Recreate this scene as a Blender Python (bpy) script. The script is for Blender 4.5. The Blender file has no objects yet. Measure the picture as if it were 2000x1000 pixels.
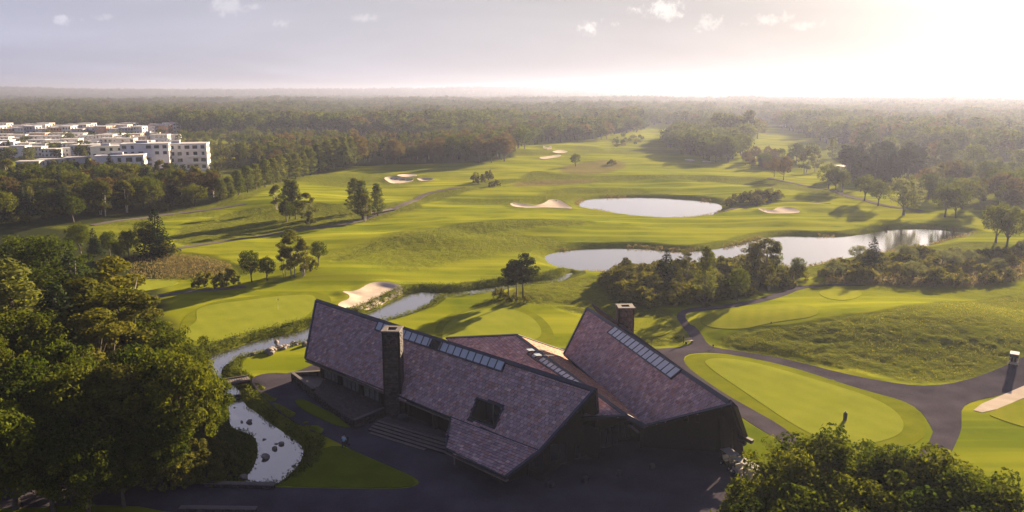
import bpy, bmesh, math, random
import numpy as np
from mathutils import Vector, Matrix
from mathutils.geometry import delaunay_2d_cdt
random.seed(7); RNG = np.random.default_rng(11)
SC = bpy.context.scene; COL = SC.collection
PI = math.pi

# ---------------------------------------------------------------- camera, sky, sun, exposure
CAM_H = 42.0; FPX = 1540.0; PITCH = math.radians(11.75)
cam_d = bpy.data.cameras.new('camera'); cam = bpy.data.objects.new('camera', cam_d); COL.objects.link(cam)
cam.location = (0, 0, CAM_H); cam.rotation_euler = (math.radians(90) - PITCH, 0, 0)
cam_d.sensor_width = 36; cam_d.lens = 36 * FPX / 2000.0; cam_d.clip_start = 1; cam_d.clip_end = 60000
SC.camera = cam
SC.view_settings.view_transform = 'Standard'; SC.view_settings.look = 'None'
SC.view_settings.gamma = 1.0; SC.view_settings.use_curve_mapping = False
SC.view_settings.exposure = 2.38
SC.cycles.use_denoising = True; SC.cycles.denoising_input_passes = 'RGB_ALBEDO_NORMAL'; SC.cycles.denoising_prefilter = 'ACCURATE'
SC.cycles.max_bounces = 6; SC.cycles.diffuse_bounces = 3; SC.cycles.glossy_bounces = 3
SC.cycles.transmission_bounces = 4; SC.cycles.transparent_max_bounces = 6; SC.cycles.volume_bounces = 0
SUN_AZ = math.radians(35.5); SUN_EL = math.radians(13.5)
SUN_DIR = Vector((math.sin(SUN_AZ) * math.cos(SUN_EL), math.cos(SUN_AZ) * math.cos(SUN_EL), math.sin(SUN_EL)))
sd = bpy.data.lights.new('sun', 'SUN'); sd.energy = 5.0; sd.angle = math.radians(0.6); sd.color = (1.0, 0.78, 0.50)
sun = bpy.data.objects.new('sun', sd); COL.objects.link(sun)
sun.rotation_euler = SUN_DIR.to_track_quat('Z', 'Y').to_euler(); sun.location = (0, 0, 200)
SKY_K = 0.19; HAZE_D = 0.00021; HAZE_G = 0.45

def build_world():
    w = bpy.data.worlds.new('World'); SC.world = w; w.use_nodes = True
    nt = w.node_tree; nt.nodes.clear(); L = nt.links.new
    N = lambda t, **k: _mk(nt, t, **k)
    out = N('ShaderNodeOutputWorld'); bg = N('ShaderNodeBackground'); bg.inputs[1].default_value = 1.0
    L(bg.outputs[0], out.inputs[0])
    sky = N('ShaderNodeTexSky'); sky.sky_type = 'NISHITA'; sky.sun_disc = False
    sky.sun_elevation = SUN_EL; sky.sun_rotation = SUN_AZ; sky.air_density = 1.0; sky.dust_density = 3.0; sky.ozone_density = 1.5
    tc = N('ShaderNodeTexCoord')
    dirv = N('ShaderNodeVectorMath', operation='NORMALIZE'); L(tc.outputs['Generated'], dirv.inputs[0])
    dot = N('ShaderNodeVectorMath', operation='DOT_PRODUCT'); L(dirv.outputs[0], dot.inputs[0]); dot.inputs[1].default_value = SUN_DIR
    ac = N('ShaderNodeMath', operation='ARCCOSINE'); L(dot.outputs['Value'], ac.inputs[0])
    an = N('ShaderNodeMath', operation='DIVIDE'); L(ac.outputs[0], an.inputs[0]); an.inputs[1].default_value = PI
    ramp = N('ShaderNodeValToRGB'); L(an.outputs[0], ramp.inputs[0])
    cr = ramp.color_ramp; cr.interpolation = 'B_SPLINE'
    stops = [(0.0, (2.0, 1.85, 1.7)), (0.05, (0.80, 0.75, 0.72)), (0.10, (0.53, 0.505, 0.51)), (0.17, (0.50, 0.485, 0.51)),
             (0.26, (0.56, 0.55, 0.62)), (0.40, (0.53, 0.555, 0.74)), (0.62, (0.36, 0.40, 0.60)), (1.0, (0.26, 0.30, 0.50))]
    while len(cr.elements) < len(stops): cr.elements.new(0.5)
    for e, (p, c) in zip(cr.elements, stops): e.position = p; e.color = (c[0], c[1], c[2], 1)
    # elevation: veil is thick low down and thinner high up
    sep = N('ShaderNodeSeparateXYZ'); L(dirv.outputs[0], sep.inputs[0])
    el = N('ShaderNodeMapRange'); L(sep.outputs['Z'], el.inputs[0])
    el.inputs[1].default_value = 0.15; el.inputs[2].default_value = 0.75; el.inputs[3].default_value = 1.0; el.inputs[4].default_value = 0.42
    v1 = N('ShaderNodeVectorMath', operation='SCALE'); L(ramp.outputs[0], v1.inputs[0]); L(el.outputs[0], v1.inputs['Scale'])
    hi = N('ShaderNodeMix', data_type='RGBA', blend_type='MULTIPLY'); hm = N('ShaderNodeMapRange'); L(sep.outputs['Z'], hm.inputs[0]); hm.inputs[1].default_value = .2; hm.inputs[2].default_value = .7
    L(hm.outputs[0], hi.inputs[0]); L(v1.outputs[0], hi.inputs[6]); hi.inputs[7].default_value = (.72, .76, 1.08, 1)
    # soft streaky veil clouds
    den = N('ShaderNodeMath', operation='MAXIMUM'); L(sep.outputs['Z'], den.inputs[0]); den.inputs[1].default_value = 0.0
    den2 = N('ShaderNodeMath', operation='ADD'); L(den.outputs[0], den2.inputs[0]); den2.inputs[1].default_value = 0.055
    dx = N('ShaderNodeMath', operation='DIVIDE'); L(sep.outputs['X'], dx.inputs[0]); L(den2.outputs[0], dx.inputs[1])
    dy = N('ShaderNodeMath', operation='DIVIDE'); L(sep.outputs['Y'], dy.inputs[0]); L(den2.outputs[0], dy.inputs[1])
    cb = N('ShaderNodeCombineXYZ'); L(dx.outputs[0], cb.inputs[0]); L(dy.outputs[0], cb.inputs[1])
    n1 = N('ShaderNodeTexNoise'); n1.inputs['Scale'].default_value = 0.16; n1.inputs['Detail'].default_value = 5; n1.inputs['Distortion'].default_value = 0.6
    L(cb.outputs[0], n1.inputs['Vector'])
    m1 = N('ShaderNodeMapRange'); L(n1.outputs[0], m1.inputs[0]); m1.interpolation_type = 'SMOOTHSTEP'
    m1.inputs[1].default_value = 0.36; m1.inputs[2].default_value = 0.66; m1.inputs[3].default_value = 0.90; m1.inputs[4].default_value = 1.12
    v2 = N('ShaderNodeVectorMath', operation='SCALE'); L(hi.outputs[2], v2.inputs[0]); L(m1.outputs[0], v2.inputs['Scale'])
    # scattered small cumulus puffs: gaussian lobes broken up by noise
    n2 = N('ShaderNodeTexNoise'); n2.inputs['Scale'].default_value = 60; n2.inputs['Detail'].default_value = 9; n2.inputs['Roughness'].default_value = 0.68
    L(dirv.outputs[0], n2.inputs['Vector'])
    acc = None
    def pix_dir(u, v):
        x = (u - 1000) / FPX; y = -(v - 500) / FPX
        return Vector((x, math.cos(PITCH) + y * math.sin(PITCH), -math.sin(PITCH) + y * math.cos(PITCH))).normalized()
    puffs = [(128, 40, 20, 8, .42), (205, 34, 18, 6, .26), (446, 12, 34, 14, .36), (486, 12, 24, 5, .3), (556, 47, 16, 10, .42), (708, 36, 26, 8, .36),
             (1150, 50, 24, 17, .75), (1204, 50, 14, 12, .6), (1292, 20, 46, 17, .8), (1390, 44, 30, 14, .5), (1455, 44, 10, 10, .4), (1500, 36, 34, 12, .5), (1580, 48, 26, 10, .45)]
    for (u, v, su, sv, a) in puffs:
        d0 = pix_dir(u, v); th = math.atan2(d0.x, d0.y)
        right = Vector((math.cos(th), -math.sin(th), 0)); up = right.cross(d0).normalized()
        a1 = N('ShaderNodeVectorMath', operation='DOT_PRODUCT'); L(dirv.outputs[0], a1.inputs[0]); a1.inputs[1].default_value = right * (FPX / su)
        a2 = N('ShaderNodeVectorMath', operation='DOT_PRODUCT'); L(dirv.outputs[0], a2.inputs[0]); a2.inputs[1].default_value = up * (FPX / sv)
        p1 = N('ShaderNodeMath', operation='MULTIPLY'); L(a1.outputs['Value'], p1.inputs[0]); L(a1.outputs['Value'], p1.inputs[1])
        p2 = N('ShaderNodeMath', operation='MULTIPLY_ADD'); L(a2.outputs['Value'], p2.inputs[0]); L(a2.outputs['Value'], p2.inputs[1]); L(p1.outputs[0], p2.inputs[2])
        fr = N('ShaderNodeVectorMath', operation='DOT_PRODUCT'); L(dirv.outputs[0], fr.inputs[0]); fr.inputs[1].default_value = d0
        sg = N('ShaderNodeMath', operation='GREATER_THAN'); L(fr.outputs['Value'], sg.inputs[0]); sg.inputs[1].default_value = 0.0
        ns = N('ShaderNodeMath', operation='MULTIPLY_ADD'); L(n2.outputs[0], ns.inputs[0]); ns.inputs[1].default_value = -9.0; ns.inputs[2].default_value = 5.2
        t = N('ShaderNodeMath', operation='MULTIPLY_ADD'); L(p2.outputs[0], t.inputs[0]); t.inputs[1].default_value = -1.0; L(ns.outputs[0], t.inputs[2])
        # t = noise lobe - radius^2 ; flip noise sign so that dense noise makes cloud
        mr = N('ShaderNodeMapRange'); L(t.outputs[0], mr.inputs[0]); mr.interpolation_type = 'SMOOTHSTEP'
        mr.inputs[1].default_value = -0.4; mr.inputs[2].default_value = 1.5; mr.inputs[3].default_value = 0; mr.inputs[4].default_value = a
        mm = N('ShaderNodeMath', operation='MULTIPLY'); L(mr.outputs[0], mm.inputs[0]); L(sg.outputs[0], mm.inputs[1])
        if acc is None: acc = mm
        else:
            s = N('ShaderNodeMath', operation='MAXIMUM'); L(acc.outputs[0], s.inputs[0]); L(mm.outputs[0], s.inputs[1]); acc = s
    cm = N('ShaderNodeMath', operation='MULTIPLY'); L(acc.outputs[0], cm.inputs[0]); cm.inputs[1].default_value = 0.5
    ca = N('ShaderNodeCombineXYZ')
    for i, f in enumerate((1.0, .93, .82)):
        q = N('ShaderNodeMath', operation='MULTIPLY'); L(cm.outputs[0], q.inputs[0]); q.inputs[1].default_value = f; L(q.outputs[0], ca.inputs[i])
    v3 = N('ShaderNodeVectorMath', operation='ADD'); L(v2.outputs[0], v3.inputs[0]); L(ca.outputs[0], v3.inputs[1])
    kk = N('ShaderNodeVectorMath', operation='SCALE'); L(v3.outputs[0], kk.inputs[0]); kk.inputs['Scale'].default_value = SKY_K
    sk = N('ShaderNodeVectorMath', operation='SCALE'); L(sky.outputs[0], sk.inputs[0]); sk.inputs['Scale'].default_value = 0.001
    ad = N('ShaderNodeVectorMath', operation='ADD'); L(kk.outputs[0], ad.inputs[0]); L(sk.outputs[0], ad.inputs[1])
    L(ad.outputs[0], bg.inputs[0])

def _mk(nt, t, **k):
    n = nt.nodes.new(t)
    for a, b in k.items(): setattr(n, a, b)
    return n
build_world()

# ---------------------------------------------------------------- projection from photo pixels to places on the land
def ray(u, v):
    x = (u - 1000) / FPX; y = -(v - 500) / FPX
    return np.array([x, math.cos(PITCH) + y * math.sin(PITCH), -math.sin(PITCH) + y * math.cos(PITCH)])
def G(u, v, z=0.0):
    d = ray(u, v); t = (z - CAM_H) / d[2]; return np.array([0, 0, CAM_H]) + d * t
def plane_pt(u, v, pl):          # pl = (point, normal)
    d = ray(u, v); o = np.array([0, 0, CAM_H]); t = np.dot(pl[0] - o, pl[1]) / np.dot(d, pl[1]); return o + d * t
def plane3(a, b, c):
    n = np.cross(np.array(b) - a, np.array(c) - a); n = n / np.linalg.norm(n)
    if n[2] < 0: n = -n
    return (np.array(a, float), n)

# ---------------------------------------------------------------- tagging and linking
def tag(o, label=None, cat=None, group=None, kind=None):
    if label: o['label'] = label
    if cat: o['category'] = cat
    if group: o['group'] = group
    if kind: o['kind'] = kind
    return o
def empty(name, loc=(0, 0, 0), rz=0.0):
    o = bpy.data.objects.new(name, None); COL.objects.link(o); o.location = loc; o.rotation_euler[2] = rz; o.empty_display_size = 0.5
    return o
def link(name, me, mat=None, parent=None):
    o = bpy.data.objects.new(name, me); COL.objects.link(o)
    if mat is not None and len(me.materials) == 0: me.materials.append(mat)
    if parent is not None: o.parent = parent
    return o
def mesh_np(name, V, F, smooth=False):
    V = np.asarray(V, dtype=np.float32); F = np.asarray(F, dtype=np.int32); k = F.shape[1]
    me = bpy.data.meshes.new(name); me.vertices.add(len(V)); me.vertices.foreach_set('co', V.ravel())
    me.loops.add(F.size); me.loops.foreach_set('vertex_index', F.ravel())
    me.polygons.add(len(F)); me.polygons.foreach_set('loop_start', np.arange(0, F.size, k, dtype=np.int32))
    me.polygons.foreach_set('loop_total', np.full(len(F), k, dtype=np.int32))
    if smooth: me.polygons.foreach_set('use_smooth', np.ones(len(F), dtype=bool))
    me.update(calc_edges=True); return me
def vcol(me, name, C):           # per-vertex colour
    a = me.color_attributes.new(name, 'FLOAT_COLOR', 'POINT'); C = np.asarray(C, dtype=np.float32)
    if C.shape[1] == 3: C = np.hstack([C, np.ones((len(C), 1), np.float32)])
    a.data.foreach_set('color', C.ravel())
class MB:                        # collects boxes, beams, tubes, polygons into one mesh
    def __init__(s): s.v = []; s.f = []
    def add(s, vs, fs):
        b = len(s.v); s.v += [tuple(p) for p in vs]; s.f += [tuple(i + b for i in f) for f in fs]; return s
    def box(s, x0, y0, z0, x1, y1, z1):
        vs = [(x0, y0, z0), (x1, y0, z0), (x1, y1, z0), (x0, y1, z0), (x0, y0, z1), (x1, y0, z1), (x1, y1, z1), (x0, y1, z1)]
        return s.add(vs, [(3, 2, 1, 0), (4, 5, 6, 7), (0, 1, 5, 4), (1, 2, 6, 5), (2, 3, 7, 6), (3, 0, 4, 7)])
    def beam(s, p, q, w, h, up=(0, 0, 1)):
        p = Vector(p); q = Vector(q); d = (q - p).normalized(); up = Vector(up)
        sd_ = d.cross(up).normalized() * (w / 2); u2 = sd_.cross(d).normalized() * (h / 2)
        vs = []
        for c in (p, q):
            vs += [c - sd_ - u2, c + sd_ - u2, c + sd_ + u2, c - sd_ + u2]
        return s.add(vs, [(0, 1, 2, 3), (7, 6, 5, 4), (0, 4, 5, 1), (1, 5, 6, 2), (2, 6, 7, 3), (3, 7, 4, 0)])
    def tube(s, pts, rad, n=8, cap=True):
        pts = [Vector(p) for p in pts]
        if not hasattr(rad, '__len__'): rad = [rad] * len(pts)
        b = len(s.v); prev = None
        for i, p in enumerate(pts):
            d = (pts[min(i + 1, len(pts) - 1)] - pts[max(i - 1, 0)]).normalized()
            a = d.cross(Vector((0, 0, 1)));
            if a.length < 0.05: a = Vector((1, 0, 0))
            if prev is not None and a.dot(prev) < 0: a = -a
            a = (a - d * a.dot(d)).normalized(); prev = a; c = d.cross(a)
            for k in range(n):
                t = 2 * PI * k / n; s.v.append(tuple(p + (a * math.cos(t) + c * math.sin(t)) * rad[i]))
        for i in range(len(pts) - 1):
            for k in range(n):
                k2 = (k + 1) % n; s.f.append((b + i * n + k, b + i * n + k2, b + (i + 1) * n + k2, b + (i + 1) * n + k))
        if cap:
            s.f.append(tuple(b + k for k in range(n))[::-1]); e = b + (len(pts) - 1) * n; s.f.append(tuple(e + k for k in range(n)))
        return s
    def poly(s, pts): return s.add(pts, [tuple(range(len(pts)))])
    def prism(s, pts, dv):       # polygon extruded by a vector
        n = len(pts); pts = [Vector(p) for p in pts]; dv = Vector(dv)
        vs = pts + [p + dv for p in pts]
        fs = [tuple(range(n)), tuple(range(2 * n - 1, n - 1, -1))] + [(i, (i + 1) % n, n + (i + 1) % n, n + i) for i in range(n)]
        return s.add(vs, fs)
    def sphere(s, c, r, sq=(1, 1, 1), nu=10, nv=6, jit=0.0, rnd=None):
        b = len(s.v)
        for j in range(nv + 1):
            ph = PI * j / nv
            for i in range(nu):
                th = 2 * PI * i / nu; k = 1 + (rnd.uniform(-jit, jit) if rnd else 0)
                s.v.append((c[0] + r * sq[0] * k * math.sin(ph) * math.cos(th), c[1] + r * sq[1] * k * math.sin(ph) * math.sin(th), c[2] + r * sq[2] * k * math.cos(ph)))
        for j in range(nv):
            for i in range(nu):
                i2 = (i + 1) % nu; s.f.append((b + j * nu + i, b + (j + 1) * nu + i, b + (j + 1) * nu + i2, b + j * nu + i2))
        return s
    def mesh(s, name, smooth=False):
        me = bpy.data.meshes.new(name); me.from_pydata(s.v, [], s.f)
        bm = bmesh.new(); bm.from_mesh(me); bmesh.ops.recalc_face_normals(bm, faces=bm.faces); bm.to_mesh(me); bm.free()
        if smooth:
            for p in me.polygons: p.use_smooth = True
        me.update(); return me
    def obj(s, name, mat, parent=None, smooth=False): return link(name, s.mesh(name, smooth), mat, parent)

# ---------------------------------------------------------------- materials
def newmat(name):
    m = bpy.data.materials.new(name); m.use_nodes = True; nt = m.node_tree; nt.nodes.clear(); return m, nt
def mat(name, col, rough=0.7, var=0.25, scale=3.0, bump=0.0, metal=0.0, col2=None, spec=0.4, attr=None, emit=None, bscale=None):
    m, nt = newmat(name); L = nt.links.new
    out = _mk(nt, 'ShaderNodeOutputMaterial'); p = _mk(nt, 'ShaderNodeBsdfPrincipled'); L(p.outputs[0], out.inputs[0])
    p.inputs['Roughness'].default_value = rough; p.inputs['Metallic'].default_value = metal; p.inputs['Specular IOR Level'].default_value = spec
    geo = _mk(nt, 'ShaderNodeNewGeometry')
    nz = _mk(nt, 'ShaderNodeTexNoise'); nz.inputs['Scale'].default_value = scale; nz.inputs['Detail'].default_value = 6; nz.inputs['Roughness'].default_value = .65
    L(geo.outputs['Position'], nz.inputs['Vector'])
    c2 = col2 or tuple(c * (1 - var) for c in col)
    mx = _mk(nt, 'ShaderNodeMix', data_type='RGBA')
    mr = _mk(nt, 'ShaderNodeMapRange'); L(nz.outputs[0], mr.inputs[0]); mr.inputs[1].default_value = .3; mr.inputs[2].default_value = .7
    L(mr.outputs[0], mx.inputs[0]); mx.inputs[6].default_value = (*c2, 1); mx.inputs[7].default_value = (*(min(1, c * (1 + var * .5)) for c in col), 1)
    last = mx.outputs[2]
    if attr:
        a = _mk(nt, 'ShaderNodeAttribute', attribute_name=attr); mm = _mk(nt, 'ShaderNodeMix', data_type='RGBA', blend_type='MULTIPLY')
        mm.inputs[0].default_value = 1; L(last, mm.inputs[6]); L(a.outputs['Color'], mm.inputs[7]); last = mm.outputs[2]
    L(last, p.inputs['Base Color'])
    if bump:
        b = _mk(nt, 'ShaderNodeBump'); b.inputs['Strength'].default_value = 1; b.inputs['Distance'].default_value = bump
        nb = _mk(nt, 'ShaderNodeTexNoise'); nb.inputs['Scale'].default_value = bscale or scale * 3; nb.inputs['Detail'].default_value = 4; L(geo.outputs['Position'], nb.inputs['Vector'])
        L(nb.outputs[0], b.inputs['Height']); L(b.outputs[0], p.inputs['Normal'])
    if emit:
        p.inputs['Emission Color'].default_value = (*emit[0], 1); p.inputs['Emission Strength'].default_value = emit[1]
    return m
def leaf_mat(name, a, b, trans, tf=0.38):
    """a..b: dark/light leaf colours mixed by clump tint and per-plant chance; trans: light shining through"""
    m, nt = newmat(name); L = nt.links.new
    out = _mk(nt, 'ShaderNodeOutputMaterial'); df = _mk(nt, 'ShaderNodeBsdfDiffuse'); tr = _mk(nt, 'ShaderNodeBsdfTranslucent'); ms = _mk(nt, 'ShaderNodeMixShader')
    at = _mk(nt, 'ShaderNodeAttribute', attribute_name='tint'); oi = _mk(nt, 'ShaderNodeObjectInfo')
    sp = _mk(nt, 'ShaderNodeSeparateColor'); L(at.outputs['Color'], sp.inputs[0])
    ad = _mk(nt, 'ShaderNodeMath', operation='MULTIPLY_ADD'); L(oi.outputs['Random'], ad.inputs[0]); ad.inputs[1].default_value = 0.55
    sc = _mk(nt, 'ShaderNodeMath', operation='MULTIPLY'); L(sp.outputs[0], sc.inputs[0]); sc.inputs[1].default_value = 0.55; L(sc.outputs[0], ad.inputs[2])
    ad.use_clamp = True
    mx = _mk(nt, 'ShaderNodeMix', data_type='RGBA'); L(ad.outputs[0], mx.inputs[0]); mx.inputs[6].default_value = (*a, 1); mx.inputs[7].default_value = (*b, 1)
    hv = _mk(nt, 'ShaderNodeHueSaturation'); L(mx.outputs[2], hv.inputs['Color'])
    vm = _mk(nt, 'ShaderNodeMapRange'); L(sp.outputs[1], vm.inputs[0]); vm.inputs[3].default_value = .72; vm.inputs[4].default_value = 1.3; L(vm.outputs[0], hv.inputs['Value'])
    L(hv.outputs[0], df.inputs[0])
    m2 = _mk(nt, 'ShaderNodeMix', data_type='RGBA', blend_type='MULTIPLY'); m2.inputs[0].default_value = 1; L(hv.outputs[0], m2.inputs[6]); m2.inputs[7].default_value = (*trans, 1)
    L(m2.outputs[2], tr.inputs[0]); ms.inputs[0].default_value = tf; L(df.outputs[0], ms.inputs[1]); L(tr.outputs[0], ms.inputs[2]); L(ms.outputs[0], out.inputs[0])
    return m
def sheet_mat(name, col, col2, scale=.6, fine=6.0, bump=.01, rough=.9, streak=None):
    """mown turf, sand, tarmac: broad patches plus fine grain; optional mowing streaks (direction, width)"""
    m, nt = newmat(name); L = nt.links.new
    out = _mk(nt, 'ShaderNodeOutputMaterial'); p = _mk(nt, 'ShaderNodeBsdfPrincipled'); L(p.outputs[0], out.inputs[0])
    p.inputs['Roughness'].default_value = rough; p.inputs['Specular IOR Level'].default_value = .0
    geo = _mk(nt, 'ShaderNodeNewGeometry'); n1 = _mk(nt, 'ShaderNodeTexNoise'); n1.inputs['Scale'].default_value = scale; n1.inputs['Detail'].default_value = 5; L(geo.outputs['Position'], n1.inputs['Vector'])
    n2 = _mk(nt, 'ShaderNodeTexNoise'); n2.inputs['Scale'].default_value = fine; n2.inputs['Detail'].default_value = 4; L(geo.outputs['Position'], n2.inputs['Vector'])
    a = _mk(nt, 'ShaderNodeMath', operation='MULTIPLY_ADD'); L(n2.outputs[0], a.inputs[0]); a.inputs[1].default_value = .75; 
    b = _mk(nt, 'ShaderNodeMath', operation='MULTIPLY_ADD'); L(n1.outputs[0], b.inputs[0]); b.inputs[1].default_value = 1.5; b.inputs[2].default_value = -.62; L(b.outputs[0], a.inputs[2])
    last = a.outputs[0]
    if streak:
        d, wd, amt = streak
        dp = _mk(nt, 'ShaderNodeVectorMath', operation='DOT_PRODUCT'); L(geo.outputs['Position'], dp.inputs[0]); dp.inputs[1].default_value = (math.cos(d), math.sin(d), 0)
        mu = _mk(nt, 'ShaderNodeMath', operation='MULTIPLY'); L(dp.outputs['Value'], mu.inputs[0]); mu.inputs[1].default_value = PI / wd
        sn = _mk(nt, 'ShaderNodeMath', operation='SINE'); L(mu.outputs[0], sn.inputs[0])
        c = _mk(nt, 'ShaderNodeMath', operation='MULTIPLY_ADD'); L(sn.outputs[0], c.inputs[0]); c.inputs[1].default_value = amt; L(last, c.inputs[2]); last = c.outputs[0]
    mx = _mk(nt, 'ShaderNodeMix', data_type='RGBA', clamp_factor=True); L(last, mx.inputs[0]); mx.inputs[6].default_value = (*col, 1); mx.inputs[7].default_value = (*col2, 1)
    L(mx.outputs[2], p.inputs['Base Color'])
    bp = _mk(nt, 'ShaderNodeBump'); bp.inputs['Distance'].default_value = bump; L(n2.outputs[0], bp.inputs['Height']); L(bp.outputs[0], p.inputs['Normal'])
    return m
# ---------------------------------------------------------------- land: noise, outlines, height
def _hash(ix, iy, seed):
    h = (ix.astype(np.int64) * 374761393 + iy.astype(np.int64) * 668265263 + seed * 69069) & 0xffffffff
    h = ((h ^ (h >> 13)) * 1274126177) & 0xffffffff; h = h ^ (h >> 16)
    return (h & 0xffff) / 65535.0
def vnoise(x, y, seed=0):
    ix = np.floor(x); iy = np.floor(y); fx = x - ix; fy = y - iy
    ix = ix.astype(np.int64); iy = iy.astype(np.int64)
    sx = fx * fx * fx * (fx * (fx * 6 - 15) + 10); sy = fy * fy * fy * (fy * (fy * 6 - 15) + 10)
    a = _hash(ix, iy, seed); b = _hash(ix + 1, iy, seed); c = _hash(ix, iy + 1, seed); d = _hash(ix + 1, iy + 1, seed)
    return (a + (b - a) * sx + (c - a) * sy + (a - b - c + d) * sx * sy) * 2 - 1
def fbm(x, y, wl, oct=3, seed=0, gain=.5):
    s = 0; a = 1; t = 0
    for o in range(oct):
        ca, sa = math.cos(o * 1.1 + .5), math.sin(o * 1.1 + .5)
        s = s + a * vnoise((x * ca - y * sa) / wl + o * 17.3, (x * sa + y * ca) / wl - o * 9.1, seed + o); t += a; a *= gain; wl *= .5
    return s / t
def sstep(a, b, x): t = np.clip((x - a) / (b - a), 0, 1); return t * t * (3 - 2 * t)
def gauss(x, y, cx, cy, sx, sy, rot=0.0):
    c, s = math.cos(rot), math.sin(rot); dx = x - cx; dy = y - cy
    return np.exp(-(((dx * c + dy * s) / sx) ** 2 + ((-dx * s + dy * c) / sy) ** 2) / 2)
def chaikin(P, n=2):
    P = np.array(P, float)
    for _ in range(n):
        Q = np.roll(P, -1, 0); P = np.stack([.75 * P + .25 * Q, .25 * P + .75 * Q], 1).reshape(-1, 2)
    return P
MOUNDS = []   # (cx, cy, sx, sy, rot, h)
def mound(u, v, sx, sy, h, rot=0.0):
    g = G(u, v); MOUNDS.append((g[0], g[1], sx, sy, math.radians(rot), h))
mound(1770, 645, 20, 13, 2.5, -8); mound(1930, 650, 16, 14, 1.2, 0); mound(1560, 645, 11, 8, .7, -15)   # the rough hill on the right
mound(1330, 352, 26, 12, 2.2); mound(1500, 350, 22, 12, 1.6); mound(1180, 340, 25, 12, 2.0); mound(900, 372, 20, 14, 1.8)
mound(760, 400, 16, 12, 1.6); mound(560, 400, 20, 12, 1.6); mound(1000, 300, 26, 18, 2.5); mound(1100, 290, 30, 18, 2.0)
mound(820, 470, 22, 9, 1.5, -12); mound(960, 445, 20, 9, 1.3); mound(1120, 440, 20, 8, 1.0); mound(640, 520, 14, 7, .9); mound(1440, 412, 14, 8, 1.6)
mound(1250, 372, 30, 6, 1.3); mound(700, 540, 9, 4, .8); mound(1090, 570, 10, 6, .8); mound(860, 345, 20, 9, 1.0); mound(450, 390, 20, 10, 1.2)
mound(1560, 405, 10, 5, 1.2); mound(1600, 440, 14, 5, .8); mound(1400, 430, 16, 5, .7)
WFLAT = [(*G(1270, 406)[:2], 36), (*G(1180, 508)[:2], 26), (*G(1300, 510)[:2], 22), (*G(1420, 500)[:2], 24), (*G(1560, 488)[:2], 26), (*G(1680, 480)[:2], 26), (*G(1780, 470)[:2], 28), (*G(1860, 462)[:2], 26)]
def hbase(x, y):
    x = np.asarray(x, float); y = np.asarray(y, float); r = np.hypot(x, y)
    rb = np.hypot(x - 0, (y - 88) * 1.0)
    far = sstep(62, 150, rb)
    h = far * (1.55 * fbm(x, y, 58, 3, 3) + .5 * fbm(x, y, 19, 2, 8))
    for (cx, cy, sx, sy, rot, hh) in MOUNDS: h = h + hh * gauss(x, y, cx, cy, sx, sy, rot)
    az = np.arctan2(x, y)
    for (wx, wy, wr) in WFLAT: h = h * (1 - .85 * sstep(1.7, .75, np.hypot(x - wx, (y - wy)) / wr))
    f2 = sstep(900, 2600, r); h = h + f2 * 7 * fbm(x, y, 900, 3, 21)
    h = h - 10 * sstep(2500, 5000, r)
    f3 = sstep(4200, 7000, r) * (1 - sstep(8200, 10500, r))
    h = h + f3 * (48 + 12 * np.sin(az * 7 + .6) + 14 * fbm(x, y, 1100, 3, 31) + 16 * np.exp(-((az + .18) / .3) ** 2))
    return h
def ground_px(u, v, it=6):
    z = 0.0
    for _ in range(it):
        g = G(u, v, z); z = float(hbase(g[0], g[1]))
    return G(u, v, z)
def PW(px, n=2, smooth=True):     # photo outline -> world outline on the land
    P = chaikin(px, n) if smooth else np.array(px, float)
    return np.array([ground_px(u, v, 4)[:2] for u, v in P])
def sdf(x, y, poly, margin=25.0):
    """signed distance, negative inside; far points get a big value"""
    out = np.full(x.shape, 1e3); lo = poly.min(0) - margin; hi = poly.max(0) + margin
    m = (x > lo[0]) & (x < hi[0]) & (y > lo[1]) & (y < hi[1])
    if not m.any(): return out
    px = x[m]; py = y[m]; d2 = np.full(px.shape, 1e12); ins = np.zeros(px.shape, bool)
    A = poly; B = np.roll(poly, -1, 0)
    for (ax, ay), (bx, by) in zip(A, B):
        ex, ey = bx - ax, by - ay; L2 = ex * ex + ey * ey + 1e-9
        t = np.clip(((px - ax) * ex + (py - ay) * ey) / L2, 0, 1); qx = px - ax - t * ex; qy = py - ay - t * ey
        d2 = np.minimum(d2, qx * qx + qy * qy)
        if ay != by:
            c = ((ay > py) != (by > py)) & (px < ex * (py - ay) / (by - ay) + ax); ins ^= c
    d = np.sqrt(d2); out[m] = np.where(ins, -d, d); return out

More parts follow.
